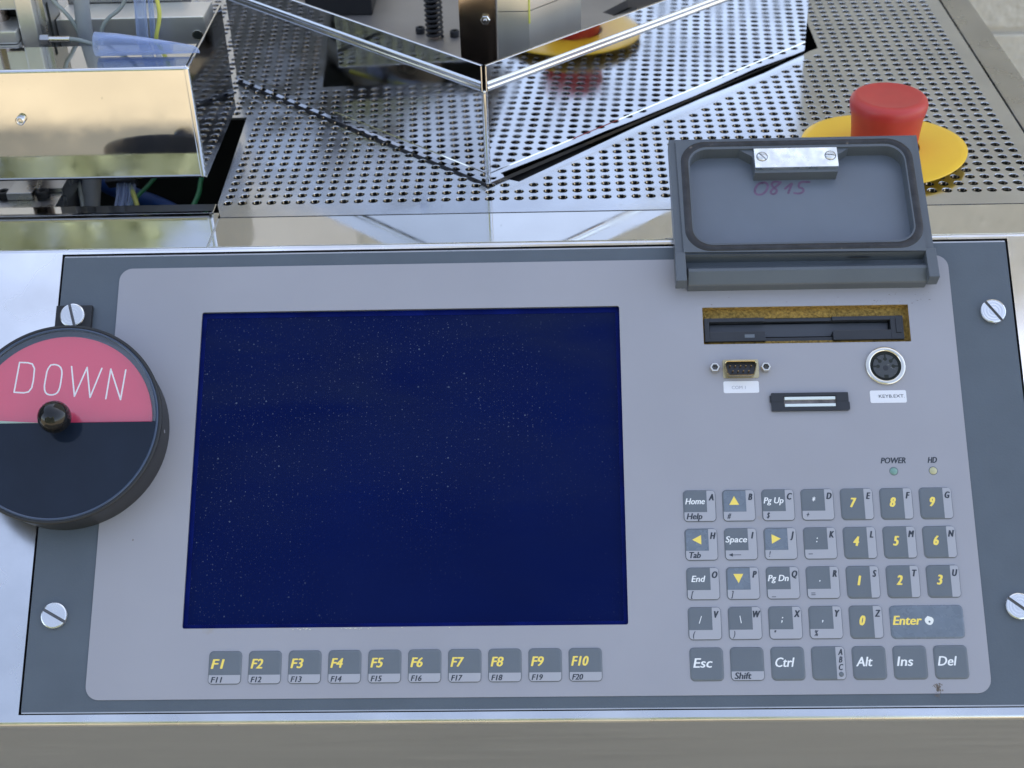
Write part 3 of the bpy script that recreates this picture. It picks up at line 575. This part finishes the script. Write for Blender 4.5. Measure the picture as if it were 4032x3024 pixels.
# ------------------------------------------------------------------ emergency stop
es = thing('emergency_stop', 'red mushroom emergency stop button with round yellow disc on the perforated plate', 'emergency stop', (124, 217, ZT))
b = MB(); b.lathe([(24, 0.0), (24, 4.2)], 40); b.build('base', M['blackmatt'], es)
b = MB(); n = 72; RR = []
for r, dz in ((21, 5.8), (44, 5.7), (47.9, 5.5), (48.4, 5.2), (48.4, 4.6), (47.8, 4.2), (21, 4.2)):
    RR.append([(r*math.cos(2*math.pi*i/n), r*math.sin(2*math.pi*i/n), dz+1.2*(r/47.8)**2*math.cos(4*math.pi*i/n+0.6)) for i in range(n)])
b.rings(RR, True, False, False); b.build('disc', M['yel'], es)
b = MB(); b.lathe([(19.4, 5.2), (19.5, 9), (20.0, 17), (20.8, 25), (21.8, 29), (22.4, 32), (22.4, 34), (21.8, 35.8), (20.5, 37.2), (18.7, 37.9), (17.5, 37.9), (16.3, 37.6), (10, 37.3), (3, 37.2)], 56)
b.build('button', M['red'], es)
# ------------------------------------------------------------------ operator panel (its own sloping frame: u right, v up the slope, h off the face)
op = thing('operator_panel', 'sloping grey operator panel with dark blue screen, function keys and keypad', 'control panel', (0, 0, 0), TILT)
LCD = (-263.2, -60.4, -37.8, 110.5); SLOT = (6.1, 87.5, 115.2, 108.4)
b = MB(); sheet(b, rrect(-341.2, -101.6, 170.4, 144.3, 1.0, 3), [rrect(*LCD, 0.8, 2), rrect(*SLOT, 0.4, 2)], -0.45, -9.0)
b.build('front_plate', M['paint'], op)
b = MB()
for (x0, y0, x1, y1) in ((-341.2, 143.5, 170.4, 144.3), (-341.2, -101.6, 170.4, -100.9)): b.box((x0+0.3, y0, -0.47), (x1-0.3, y1, -0.36), 0.05)
b.build('plate_lip', M['trim'], op)
b = MB(); sheet(b, rrect(-309.6, -95.2, 138.6, 136.4, 7.0, 8), [rrect(LCD[0]+0.3, LCD[1]+0.3, LCD[2]-0.3, LCD[3]-0.3, 1.2, 4), rrect(*SLOT, 0.4, 2)], 0.0, -0.44)
b.build('overlay', M['film'], op)
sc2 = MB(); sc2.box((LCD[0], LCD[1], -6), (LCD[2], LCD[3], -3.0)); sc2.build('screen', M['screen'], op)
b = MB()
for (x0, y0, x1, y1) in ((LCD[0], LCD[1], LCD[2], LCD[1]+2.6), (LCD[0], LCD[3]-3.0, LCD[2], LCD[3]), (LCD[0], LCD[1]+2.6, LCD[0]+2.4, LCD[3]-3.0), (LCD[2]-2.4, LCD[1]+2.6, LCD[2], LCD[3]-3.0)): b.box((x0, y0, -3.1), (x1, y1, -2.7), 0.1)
b.build('screen_edge_glow', M['screenglow'], op)  # brighter strips that paint the glow along the screen edges
# torn film and flaking edge below the screen
b = MB()
for k in range(30):
    x = random.choice([-203, -180, -177, -174, -171, -150, -126])+random.gauss(0, 2.2); y = LCD[1]-0.35+random.uniform(-0.5, 0.4); r = random.uniform(0.2, 0.55)
    b.add([(x+r*random.uniform(0.6, 1.8)*math.cos(a), y+r*0.5*math.sin(a), 0.05+random.uniform(0, 0.25)) for a in [i*1.05 for i in range(6)]], [(0, 1, 2, 3, 4, 5)])
b.build('torn_film', M['tear'], op)
# keys
def keyring(x0, y0, x1, y1, r, h): return [(x, y, h) for x, y in rrect(x0, y0, x1, y1, r, 4)]
def keymesh(w, hgt):
    b = MB(); x, y = w/2, hgt/2
    b.rings([keyring(-x, -y, x, y, 2.2, 0.0), keyring(-x+0.15, -y+0.15, x-0.15, y-0.15, 2.1, 0.35), keyring(-x+0.6, -y+0.6, x-0.6, y-0.6, 1.8, 0.62), keyring(-x+1.1, -y+1.1, x-1.1, y-1.1, 1.5, 0.68)], True, False, True)
    return b
kproto = None
def key(u, v, kind, label, w=16.6):
    global kproto
    if kproto is None or w != 16.6:
        k = keymesh(w, 16.6).build('key', M['key'], op)
        if kproto is None: kproto = k
    else:
        k = kproto.copy(); C.objects.link(k)
    k.location = (u*U, v*U, 0.0); k['label'] = label
    b = MB(); hh = 0.70
    def poly(P): b.add([(x, y, hh) for x, y in P], [tuple(range(len(P)))])
    if kind in ('L', 'D', 'C'):       # light stripe on the right
        poly([p for p in rrect(3.7, -7.9, 7.9, 7.9, 1.6, 4)] if False else [(3.7, -7.9), (6.6, -7.9), (7.4, -7.5), (7.9, -6.6), (7.9, 6.6), (7.4, 7.5), (6.6, 7.9), (3.7, 7.9)])
    if kind == 'L': poly([(-7.9, -6.6), (-7.4, -7.5), (-6.6, -7.9), (3.7, -7.9), (3.7, -3.3), (-7.9, -3.3)])
    if kind in ('F', 'S'): 
        q = -3.7; poly([(-7.9, -6.6), (-7.4, -7.5), (-6.6, -7.9), (6.6, -7.9), (7.4, -7.5), (7.9, -6.6), (7.9, q), (-7.9, q)])
    if b.f: b.build('light_field', M['keylight'], k)
    return k
def tri(k, P):
    b = MB(); b.add([(x, y, 0.71) for x, y in [(-7.6, -3.2), (3.6, -3.2), (3.6, 7.6), (-6.4, 7.6), (-7.3, 7.1), (-7.6, 6.2)]], [(0, 1, 2, 3, 4, 5)]); b.build('dark_field', M['keyworn'], k)
    b = MB(); b.add([(x, y, 0.73) for x, y in P], [tuple(range(len(P)))]); b.build('arrow', M['yellow'], k)
TH = 0.70
rows = [[('Home', 'A', 'Help'), ('^', 'B', '#'), ('Pg Up', 'C', '$'), ('*', 'D', '+')], [('<', 'H', 'Tab'), ('Space', 'I', 'arrow'), ('>', 'J', '!'), (':', 'K', '-')],
        [('End', 'O', '['), ('v', 'P', ']'), ('Pg Dn', 'Q', '_'), ('.', 'R', '=')], [('/', 'V', '('), ('\\', 'W', ')'), (';', 'X', '"'), (',', 'Y', '%')]]
names = {'^': 'up arrow', '<': 'left arrow', '>': 'right arrow', 'v': 'down arrow', '*': 'asterisk', ':': 'colon', '.': 'full stop', '/': 'slash', '\\': 'backslash', ';': 'semicolon', ',': 'comma'}
for r, row in enumerate(rows):
    for c_, (a, letter, low) in enumerate(row):
        k = key(20*c_, -20*r, 'L', 'key marked %s and letter %s' % (names.get(a, a), letter))
        text(letter, 5.95, 4.4, 3.3, M['ink'], k, TH, bold=0.045)
        if a == '^': tri(k, [(-4.9, 0.3), (0.1, 0.3), (-2.3, 4.9)])
        elif a == 'v': tri(k, [(-4.7, 4.7), (0.3, 4.7), (-2.2, 0.0)])
        elif a == '<': tri(k, [(-4.6, 2.4), (0.0, 4.8), (0.0, -0.1)])
        elif a == '>': tri(k, [(-4.4, 4.8), (-4.4, -0.1), (0.2, 2.5)])
        elif len(a) > 1: text(a, -2.3, 2.4, 3.1, M['white'], k, TH, width={'Home': 9.6, 'Pg Up': 9.8, 'Space': 10.6, 'End': 6.3, 'Pg Dn': 10.0}[a], bold=0.02)
        elif a == '*': text(a, -1.8, 2.0, 3.6, M['white'], k, TH)
        elif a in ':;.,': text(a, -1.6, 2.2, 3.4, M['white'], k, TH)
        else: text(a, -2.2, 1.8, 3.6, M['white'], k, TH, shear=0.1, bold=0.005, xs=1.0)
        if low == 'arrow':
            b = MB(); b.add([(x, y, 0.73) for x, y in [(-6.5, -5.6), (-4.4, -4.7), (-4.4, -6.5)]], [(0, 1, 2)]); b.add([(x, y, 0.73) for x, y in [(-4.6, -5.45), (-0.2, -5.45), (-0.2, -5.75), (-4.6, -5.75)]], [(0, 1, 2, 3)]); b.build('arrow', M['ink'], k)
        elif low == '_': b = MB(); b.box((-6.0, -7.2, 0.72), (-3.9, -6.9, 0.74)); b.build('legend', M['ink'], k)
        elif low == '-': b = MB(); b.box((-6.3, -5.7, 0.72), (-4.2, -5.35, 0.74)); b.build('legend', M['ink'], k)
        elif low == '=': b = MB(); b.box((-6.3, -5.5, 0.72), (-4.2, -5.15, 0.74)); b.box((-6.3, -6.4, 0.72), (-4.2, -6.05, 0.74)); b.build('legend', M['ink'], k)
        elif low in ('Help', 'Tab'): text(low, 0, -5.45, 3.05, M['ink'], k, TH, width={'Help': 7.6, 'Tab': 5.9}[low], left=-6.8, bold=0.03)
        else: text(low, 0, -5.3, 2.8, M['ink'], k, TH, left=-6.2, xs=0.75)
digs = [('7', 'E'), ('8', 'F'), ('9', 'G')], [('4', 'L'), ('5', 'M'), ('6', 'N')], [('1', 'S'), ('2', 'T'), ('3', 'U')], [('0', 'Z')]
for r, row in enumerate(digs):
    for c_, (a, letter) in enumerate(row):
        k = key(80+20*c_, -20*r, 'D', 'key marked %s and letter %s' % (a, letter))
        text(letter, 5.9, 4.2, 3.3, M['ink'], k, TH, bold=0.045); text(a, -1.9, 0.75, 4.7, M['yellow'], k, TH, bold=0.045, xs=0.85)
k = key(110, -60.2, 'E', 'wide Enter key with a white paint spot', 36.4); k.data.materials[0] = M['keyworn']; text('Enter', 0, 0.8, 4.4, M['yellow'], k, TH, width=13.6, left=-16.9, bold=0.03)
b = MB(); b.add([(1.0+r*math.cos(a), 0.5+r*0.95*math.sin(a), 0.74) for a, r in [(i*math.pi/7, 2.2+0.12*math.sin(i*1.3)+(0.5 if i == 4 else 0)) for i in range(14)]], [tuple(range(14))]); b.build('paint_spot', M['bank'], k)
b = MB(); b.add([(x, y, 0.76) for x, y in circle(1.1, 0.0, 0.5, 10)], [tuple(range(10))]); b.build('dark_dot', M['key'], k)
for c_, (a, w, kd) in enumerate([('Esc', 8.8, 'E'), ('', 0, 'S'), ('Ctrl', 8.8, 'E'), ('', 0, 'C'), ('Alt', 7.5, 'E'), ('Ins', 7.4, 'E'), ('Del', 8.3, 'E')]):
    k = key(20*c_, -80.1, kd, ['Esc key', 'Shift key', 'Ctrl key', 'key marked with ABC and a small lamp', 'Alt key', 'Ins key', 'Del key'][c_])
    if a: text(a, 0, 0.6, 4.5, M['white'], k, TH, width=w, left=-6.6, bold=0.02)
    if kd == 'S': text('Shift', 0, -5.8, 3.1, M['ink'], k, TH, width=7.9, left=-6.6, bold=0.03)
    if kd == 'C':
        for q, l in enumerate('ABC'): text(l, 5.9, 5.4-3.7*q, 2.9, M['ink'], k, TH, bold=0.03)
        b = MB(); b.lathe([(1.25, 0.70), (1.2, 0.85), (0.6, 1.0)], 16, (5.8, -5.5)); b.build('lamp', M['key'], k)
for i in range(10):
    k = key(-239.9+20*i, -79.75, 'F', 'function key F%d over F%d' % (i+1, i+11))
    text('F%d' % (i+1), 0, 1.8, 4.6, M['yellow'], k, TH, width=5.4 if i < 9 else 7.7, left=-6.9, bold=0.03)
    text('F%d' % (i+11), 0, -6.0, 2.7, M['ink'], k, TH, width=5.0, left=-6.7, bold=0.03)
# lamps and their captions
text('POWER', 100.2, 22.8, 3.0, M['ink'], op, 0.02, width=12.6, bold=0.03); text('HD', 120.2, 22.8, 3.0, M['ink'], op, 0.02, width=4.3, bold=0.03)
for u, m in ((100.1, 'ledg'), (120.2, 'ledy')):
    b = MB(); b.lathe([(2.3, -0.02), (2.2, 0.12), (1.95, 0.05)], 28, (u, 17.1), cap0=False, cap1=False); b.build('lamp_ring', M['key'], op)
    b = MB(); b.lathe([(1.95, 0.03), (1.7, 0.35), (1.0, 0.6), (0.3, 0.66)], 28, (u, 17.1)); b.build('indicator_lamp', M[m], op, label='pale green power lamp' if m == 'ledg' else 'pale yellow disk lamp')
# panel screws
for (u, v, an) in ((-328.4, -53.0, -29), (159.3, 103.3, -54), (155.9, -53.0, -38)):
    b = MB(); screw(b, (0, 0), 6.75, an, 0.0); k = b.build('screw', M['screwmetal'], op); k.location = (u*U, v*U, -0.4*U)
    b = MB(); b.x = Matrix.Rotation(math.radians(an), 4, 'Z'); b.box((-6.6, -0.74, 0.3), (6.6, 0.74, 1.0)); b.build('slot_shade', M['slot'], k)  # dark box that paints the shade down in the slot
# floppy drive bay
dr = MB(); sheet(dr, [(6.1, 87.5), (115.2, 87.5), (115.2, 108.4), (6.1, 108.4)], [[(7.6, 90.2), (111.8, 90.2), (111.8, 103.2), (7.6, 103.2)]], -4.0, -14)
o = dr.build('foam_seal', M['foam'], op)
b = MB()
for z0 in (0,): 
    b.box((6.1, 108.2, -9), (115.2, 108.5, -0.5)); b.box((6.1, 87.4, -9), (115.2, 87.6, -0.5)); b.box((115.0, 87.5, -9), (115.3, 108.4, -0.5)); b.box((6.0, 87.5, -9), (6.2, 108.4, -0.5))
b.build('bay_edge', M['foam'], op)
dv = bpy.data.objects.new('disk_drive', None); C.objects.link(dv); dv.parent = op; dv['label'] = 'black floppy disk drive in the foam lined bay'
b = MB()
b.box((7.0, 89.8, -14), (9.6, 103.0, -2.2), 0.25); b.box((105.6, 89.8, -14), (112.4, 103.0, -2.2), 0.25)
b.box((9.6, 100.8, -14), (39, 103.0, -2.2), 0.25); b.box((75, 100.8, -14), (105.6, 103.0, -2.2), 0.25); b.box((39, 101.0, -14), (75, 102.9, -3.6), 0.2)
b.box((9.6, 89.8, -14), (39.2, 95.2, -2.2), 0.25); b.box((75, 89.8, -14), (105.6, 95.2, -2.2), 0.25); b.box((39.2, 90.0, -14), (75, 92.3, -4.6), 0.2)
b.build('bezel', M['black'], dv)
b = MB(); b.box((10.0, 94.0, -12), (105.2, 100.6, -6.2), 0.3); b.box((39.4, 93.2, -12), (74.8, 95.0, -6.0), 0.2); b.build('slot_door', M['door'], dv)
b = MB(); b.box((108.3, 93.3, -3.5), (111.2, 101.6, -1.6), 0.3); b.build('eject_button', M['black'], dv)
b = MB(); b.box((28.2, 91.7, -2.3), (33.4, 93.6, -2.1), 0.05); b.build('drive_lamp', M['key'], dv)
# serial port
sp_ = bpy.data.objects.new('serial_port', None); C.objects.link(sp_); sp_.parent = op; sp_['label'] = 'gold coloured nine pin serial port'
def dshape(cx, cy, w, h, sl, r, n=4):
    x, y = w/2, h/2; K = [(-x, y), (x, y), (x-sl, -y), (-x+sl, -y)]; P = []
    for i in range(4):
        a = Vector(K[i-1]); c = Vector(K[i]); d = Vector(K[(i+1) % 4]); u1 = (a-c).normalized()*r; u2 = (d-c).normalized()*r
        for q in range(n+1):
            t = q/n; P.append(((c+u1)*(1-t)**2+c*2*t*(1-t)+(c+u2)*t*t)[:])
    return [(cx+p[0], cy+p[1]) for p in P]
b = MB(); b.prism(rrect(15.4, 68.4, 34.2, 78.6, 0.8, 3), 0.02, 0.5); b.build('flange', M['gold'], sp_)
b = MB(); D0 = dshape(24.4, 72.6, 17.4, 8.2, 1.5, 2.2); D1 = dshape(24.4, 72.6, 16.4, 7.2, 1.4, 1.9)
b.rings([[(x, y, h) for x, y in P] for P, h in ((D0, 0.5), (D0, 4.6), (dshape(24.4, 72.6, 17.0, 7.8, 1.45, 2.0), 4.9), (D1, 4.6), (D1, 0.9))], False, False, False); b.build('shell', M['gold'], sp_)
b = MB(); b.prism(dshape(24.4, 72.6, 16.3, 7.1, 1.4, 1.9), 0.5, 1.4); b.build('insert', M['black'], sp_)
for i in range(9):
    x = 24.4+((i-2)*2.75 if i < 5 else (i-5-1.5)*2.75); y = 72.6+(1.45 if i < 5 else -1.35)
    b = MB(); b.lathe([(0.42, 0), (0.42, 2.2), (0.2, 2.7)], 8); k = b.build('pin', M['pin'], sp_); k.location = (x*U, y*U, 1.3*U)
for u, v in ((11.0, 73.7), (37.7, 73.6)):
    b = MB(); b.lathe([(2.7, 0), (2.7, 3.2), (2.45, 3.5), (1.7, 3.5)], 6, smooth=False, cap1=False); b.lathe([(1.7, 3.5), (1.6, 0.2)], 14, cap0=False, cap1=False); k = b.build('jack_nut', M['nickel'], sp_); k.location = (u*U, v*U, 0)
# stickers
for (x0, y0, x1, y1, s_, cx, cy, w, lab) in ((15.3, 60.3, 33.8, 66.8, 'COM 1', 23.2, 63.3, 7.2, 'white COM 1 sticker'), (91.2, 53.8, 110.0, 60.6, 'KEYB.EXT.', 102.4, 57.4, 13.4, 'white KEYB.EXT. sticker')):
    b = MB(); b.prism(rrect(x0, y0, x1, y1, 0.9, 4), 0.0, 0.12); k = b.build('sticker', M['label'], op, label=lab)
    text(s_, cx, cy, 1.7, M['fadedink'] if s_[0] == 'C' else M['ink'], k, 0.14, width=w, shear=0, bold=0.0)
# card slot
cs = bpy.data.objects.new('card_slot', None); C.objects.link(cs); cs.parent = op; cs['label'] = 'small black card slot with two bright rails'
b = MB(); b.box((39.9, 49.7, 0), (79.4, 54.3, 1.6), 0.25); b.box((39.4, 54.3, 0), (79.8, 59.4, 1.7), 0.25)
b.f = []; b.v = []; b.sm = []
sheet(b, rrect(39.6, 49.8, 79.6, 59.5, 0.4, 2), [[(46.0, 51.6), (73.2, 51.6), (73.2, 57.8), (46.0, 57.8)]], 1.7, 0.0); b.box((38.9, 54.8, 0), (39.8, 58.2, 1.2), 0.1); b.box((79.4, 50.4, 0), (80.2, 54.4, 1.2), 0.1); b.build('frame', M['black'], cs)
b = MB(); b.box((39.8, 54.55, 1.68), (46, 54.75, 1.76)); b.box((73.2, 54.55, 1.68), (79.5, 54.75, 1.76)); b.build('seam', M['dark'], cs)
b = MB(); b.box((46.0, 51.6, 0.02), (73.2, 57.8, 0.5)); b.build('slot_floor', M['brownstrip'], cs)
for y0 in (52.0, 55.8):
    b = MB(); b.box((46.5, y0, 0.3), (72.9, y0+1.6, 1.4), 0.15); b.build('rail', M['rail'], cs)
# round keyboard socket
ks = bpy.data.objects.new('keyboard_socket', None); C.objects.link(ks); ks.parent = op; ks['label'] = 'round nickel keyboard socket with black insert'
cu_, cv_ = 100.4, 73.9
b = MB(); b.lathe([(10.5, 0), (10.5, 1.0), (10.1, 1.5), (8.9, 1.6), (8.2, 1.4), (7.9, 0.6), (7.9, 0.05)], 56, (cu_, cv_), cap0=False, cap1=False); b.build('ring', M['nickel'], ks)
b = MB(); b.lathe([(7.9, 0.0), (7.9, 0.08)], 40, (cu_, cv_)); b.build('well', M['dark'], ks)
b = MB(); b.lathe([(6.6, 0.05), (6.6, 0.75), (6.3, 0.9)], 40, (cu_, cv_-0.3)); b.build('insert', M['insert'], ks)
for an in (0, 45, 90, 135, 180):
    a = math.radians(an); b = MB(); b.x = Matrix.Translation((cu_+4.9*math.cos(a), cv_-0.3+4.9*math.sin(a), 0.92)) @ Matrix.Rotation(a, 4, 'Z'); b.box((-1.3, -0.45, 0), (1.7, 0.45, 0.03)); b.lathe([(1.0, 0.0), (1.0, 0.05)], 12, (-0.9, 0)); b.build('contact_hole', M['dark'], ks)
b = MB(); b.box((cu_-1.1, cv_-6.9, 0.9), (cu_+1.1, cv_-5.0, 0.97)); b.build('key_notch', M['dark'], ks)
b = MB(); b.lathe([(1.5, 0.92), (1.3, 1.0)], 16, (cu_, cv_-1.2)); b.build('centre_mark', M['black'], ks)
# rust and dirt marks on the film
b = MB()
for k in range(30):
    x = random.uniform(95, 130) if random.random() < 0.6 else random.uniform(0, 115); y = random.gauss(110.3, 0.7) if random.random() < 0.7 else random.gauss(113, 1.5); r = random.uniform(0.12, 0.35)
    b.add([(x+r*random.uniform(0.5, 2.2)*math.cos(i*1.05), y+r*0.5*math.sin(i*1.05), 0.02) for i in range(6)], [(0, 1, 2, 3, 4, 5)])
for k in range(70):
    x = random.gauss(112.5, 0.9); y = -90.5-abs(random.gauss(0, 3.0)); r = random.uniform(0.08, 0.35)
    b.add([(x+r*math.cos(i*1.05), y+r*1.6*math.sin(i*1.05), 0.02) for i in range(6)], [(0, 1, 2, 3, 4, 5)])
b.add([(-291.3+0.4*math.cos(i), -14.3+0.5*math.sin(i), 0.02) for i in range(6)], [(0, 1, 2, 3, 4, 5)])
tag(b.build('dirt_marks', M['dirt'], op), kind='stuff')
# hinged cover of the ports, opened and leaning back
cf = bpy.data.objects.new('port_cover', None); C.objects.link(cf); cf.parent = op; cf['label'] = 'open grey hinged port cover with black gasket and handwritten 0815'
cf.location = (-8.1*U, 134.6*U, 12.0*U); cf.rotation_euler = (math.radians(28.5-37.74), 0, 0)
Wd = 137.2
# outer frame: step at the rim, groove for the gasket, then the recess
b = MB(); sheet(b, [(4.6, 1.0), (Wd-4.6, -0.5), (Wd-3.2, 73.4), (3.6, 73.4)], [rrect(10.9, 6.3, Wd-9.1, 67.5, 10, 8)], 0.0, -9.2)
b.build('inner_frame', M['paint2'], cf)
b = MB(); sheet(b, [(0.2, -1), (Wd-0.2, -1), (Wd-0.2, 75.3), (0.2, 75.3)], [[(4.6, 1.0), (Wd-4.6, -0.5), (Wd-3.2, 73.4), (3.6, 73.4)]], -1.3, -10.6); b.build('rim', M['paint2'], cf)
b = MB(); b.box((4, 0, -11.4), (Wd-4, 73, -10.2)); b.v = []; b.f = []; b.sm = []
nb = [(10.8, 6.2), (Wd-9.0, 6.2), (Wd-9.0, 67.6), (10.8, 67.6)]
b.add([(x, y, -8.6) for x, y in [(10.5, 6), (Wd-8.8, 6), (Wd-8.8, 67.8), (10.5, 67.8)]], [(0, 1, 2, 3)]); b.box((0.3, -1, -10.8), (Wd-0.3, 75.2, -10.4)); b.build('inner_face', M['flapin'], cf)
b = MB(); go = rrect(6.0, 1.4, Wd-4.4, 72.6, 13.5, 10); gi = rrect(10.0, 5.2, Wd-8.3, 69.1, 11, 10); gm = rrect(7.0, 2.3, Wd-5.4, 71.8, 13, 10); gn = rrect(9.0, 4.3, Wd-7.3, 70.0, 11.5, 10)
b.rings([[(x, y, h) for x, y in P] for P, h in ((go, 0.02), (gm, 0.85), (gn, 0.85), (gi, 0.02))], True, False, False); b.build('gasket', M['rubber'], cf)
# boss with flared sides and the zinc latch strip
b = MB(); b.prism([(38.5, 67.6), (45.5, 63.0), (46.2, 59.0), (46.2, 52.0), (91.4, 52.0), (91.4, 59.0), (92.3, 63.0), (99.0, 67.6)], -8.6, -1.2); b.build('latch_boss', M['paint2'], cf)
b = MB(); b.box((46.4, 54.2, -1.2), (91.9, 67.0, 0.7), 0.2); b.build('latch_strip', M['zinc'], cf)
for x, an in ((50.6, -47), (87.9, -10)):
    b = MB(); screw(b, (0, 0), 2.75, an, 0.0, 0.9, 0.6); k = b.build('slot_screw', M['zinc'], cf); k.location = (x*U, 61.4*U, 0.62*U)
    b = MB(); b.lathe([(3.15, 0.71), (3.15, 0.76)], 28); k2 = b.build('screw_seat', M['slot'], cf); k2.location = (x*U, 61.4*U, 0)
    b = MB(); b.x = Matrix.Rotation(math.radians(an), 4, 'Z'); b.box((-2.7, -0.28, 0.1), (2.7, 0.28, 0.55)); b.build('slot_shade', M['slot'], cf).location = (x*U, 61.4*U, 0.62*U)
# arms, hinge bar and the channel between
for x0, x1 in ((-0.2, 5.4), (Wd-5.0, Wd+0.6)):
    b = MB(); b.box((x0, -16.6, -8.5), (x1, 1.2, -0.1), 0.5); b.build('hinge_arm', M['paint2'], cf)
b = MB(); b.box((5.4, -10.5, -9.5), (Wd-5.0, -1.0, -7.5)); b.add([(5.4, -0.6, -0.1), (Wd-5.0, -0.9, -0.1), (Wd-5.0, -1.4, -8), (5.4, -1.1, -8)], [(0, 1, 2, 3)]); b.build('channel', M['paint2'], cf)
b = MB(); b.add([(98+7*math.cos(a), -2.0+1.2*math.sin(a)*(1 if math.sin(a) > 0 else 0.4), -4.0-1.3*math.sin(a)) for a in [i*0.5236 for i in range(12)]], [tuple(range(12))]); b.build('rust_stain', M['rust'], cf)
hbp = MB(); prf = [(117.8, 0.05), (117.8, 7.6), (118.4, 8.3), (124.6, 11.4), (126.2, 11.2), (128.5, 8.0), (128.5, 0.05)]
# height is measured off the panel face, so the bar is built in panel coordinates
uu = (-1.4, 124.6)
hbp.rings([[(u, v, h) for v, h in prf] for u in uu], False); hbp.build('hinge_bar', M['paint2'], op)
w08 = MB()
for P in ([(49.9, 46.3), (47.6, 45.9), (45.4, 42.7), (45.0, 39.8), (46.5, 38.3), (49.4, 38.7), (51.9, 41.6), (52.7, 45.0), (51.2, 46.6), (49.5, 46.3)],
          [(59.3, 46.4), (56.5, 47.1), (54.4, 45.5), (55.4, 43.0), (57.3, 41.5), (56.7, 39.3), (54.6, 38.4), (53.5, 39.9), (54.9, 42.0), (57.9, 44.4), (59.7, 46.4)],
          [(61.8, 42.1), (66.2, 46.2), (64.7, 42.8), (63.3, 39.1)], [(75.4, 46.2), (70.3, 46.6), (69.0, 42.7), (71.6, 42.2), (71.8, 39.9), (69.2, 38.6), (66.6, 39.1)]):
    ribbon(w08, smoothpts([(x+1.4, y+4.2) for x, y in P], 1), 1.35, -8.56)
w08.build('handwritten_number', M['purple'], cf)
# ------------------------------------------------------------------ dial indicator
dc = (-327.3, 42.4)
di = thing('dial_indicator', 'round black dial reading DOWN on a pink field, with a glossy ball knob', 'dial', (0, 0, 0), TILT)
org = Vector((dc[0], dc[1], -0.4))
y_, z_ = PV(dc[1], -0.4); di.location = W3((dc[0], y_, z_))
b = MB(); b.box((-14.6, 40, 0.0), (4.9, 72.0, 3.2), 0.3); b.build('mounting_tab', M['blackmatt'], di)
b = MB(); screw(b, (0, 0), 6.75, -73, 0.0); b2 = MB(); b2.x = Matrix.Rotation(math.radians(-73), 4, 'Z'); b2.box((-6.6, -0.74, 0.3), (6.6, 0.74, 1.0)); k = b.build('screw', M['screwmetal'], di); b2.build('slot_shade', M['slot'], k); k.location = (-4.9*U, 65.6*U, 3.2*U)
b = MB(); b.lathe([(50.4, 0.2), (51.2, 1.0), (52.9, 21.5), (53.2, 23.0), (52.9, 24.0), (51.7, 24.2), (51.5, 24.0), (51.5, 20.0)], 96, cap0=True, cap1=False); b.build('housing', M['blackmatt'], di)
b = MB(); b.lathe([(51.5, 18.9), (51.5, 19.4)], 96); b.build('floor', M['rim'], di)
b = MB(); b.lathe([(51.4, 23.9), (51.0, 24.35), (50.5, 24.35), (50.0, 23.9)], 96, cap0=False, cap1=False); b.build('window_bead', M['rim'], di)
def half(r, sgn, y0, rot=0.0, n=48):
    t0 = math.asin(y0/r) if abs(y0) < r else 0
    return [(r*math.cos(t0+(math.pi-2*t0)*i/n), sgn*r*math.sin(t0+(math.pi-2*t0)*i/n)) for i in range(n+1)]
b = MB(); b.prism(half(47.4, 1, 0.3), 19.4, 21.2); pk = b.build('sign', M['pink'], di)
b = MB(); b.add([(-47.0, 0.5, 21.27), (-8.0, 0.5, 21.27), (-47.0, 3.0, 21.27)], [(0, 1, 2)]); b.build('edge_sliver', M['sliver'], di)
strokes = [[(-353.1, 59.8), (-351.8, 76.1), (-347.3, 75.8), (-345.0, 75.1), (-343.6, 72.5), (-343.6, 66.1), (-344.1, 62.0), (-345.5, 59.9), (-347.9, 59.4), (-353.1, 59.8)],
 [(-335.2, 74.4), (-333.0, 74.7), (-330.3, 73.7), (-328.9, 70.9), (-329.0, 65.9), (-329.4, 61.3), (-330.7, 58.6), (-333.7, 57.9), (-336.4, 58.8), (-337.6, 61.9), (-337.3, 66.9), (-336.8, 72.0), (-335.2, 74.4)],
 [(-324.2, 73.4), (-321.3, 57.2), (-316.0, 72.8), (-313.1, 56.4), (-308.2, 72.2)], [(-304.8, 55.6), (-303.5, 71.7), (-297.1, 55.0), (-295.6, 71.1)]]
for i, P in enumerate(strokes):
    b = MB(); P = [(x-dc[0], y-dc[1]) for x, y in P]; ribbon(b, smoothpts(P, 1) if i == 1 else P, 0.78, 21.24); b.build('letter', M['white'], pk)
b = MB(); b.prism(half(50.0, -1, 0.2), 21.4, 24.0); b.build('lower_cover', M['navy'], di)
b = MB(); b.prism(half(50.0, 1, 0.2), 23.2, 23.9); b.build('window_pane', M['pane'], di)
b = MB(); b.lathe([(3.2, 24.0), (3.0, 25.5), (3.6, 27)], 20, (0.6, 0.2)); b.build('knob_neck', M['gloss'], di)
b = MB(); b.ball((0.8, 0.2, 33.0), 8.4); b.build('knob', M['gloss'], di)
b = MB(); b.lathe([(1.0, 0), (1.0, 0.15)], 12); k = b.build('grub_screw', M['chrome'], di); k.location = (52.4*U, -3*U, 15*U); k.rotation_euler = (0, math.radians(90), 0)
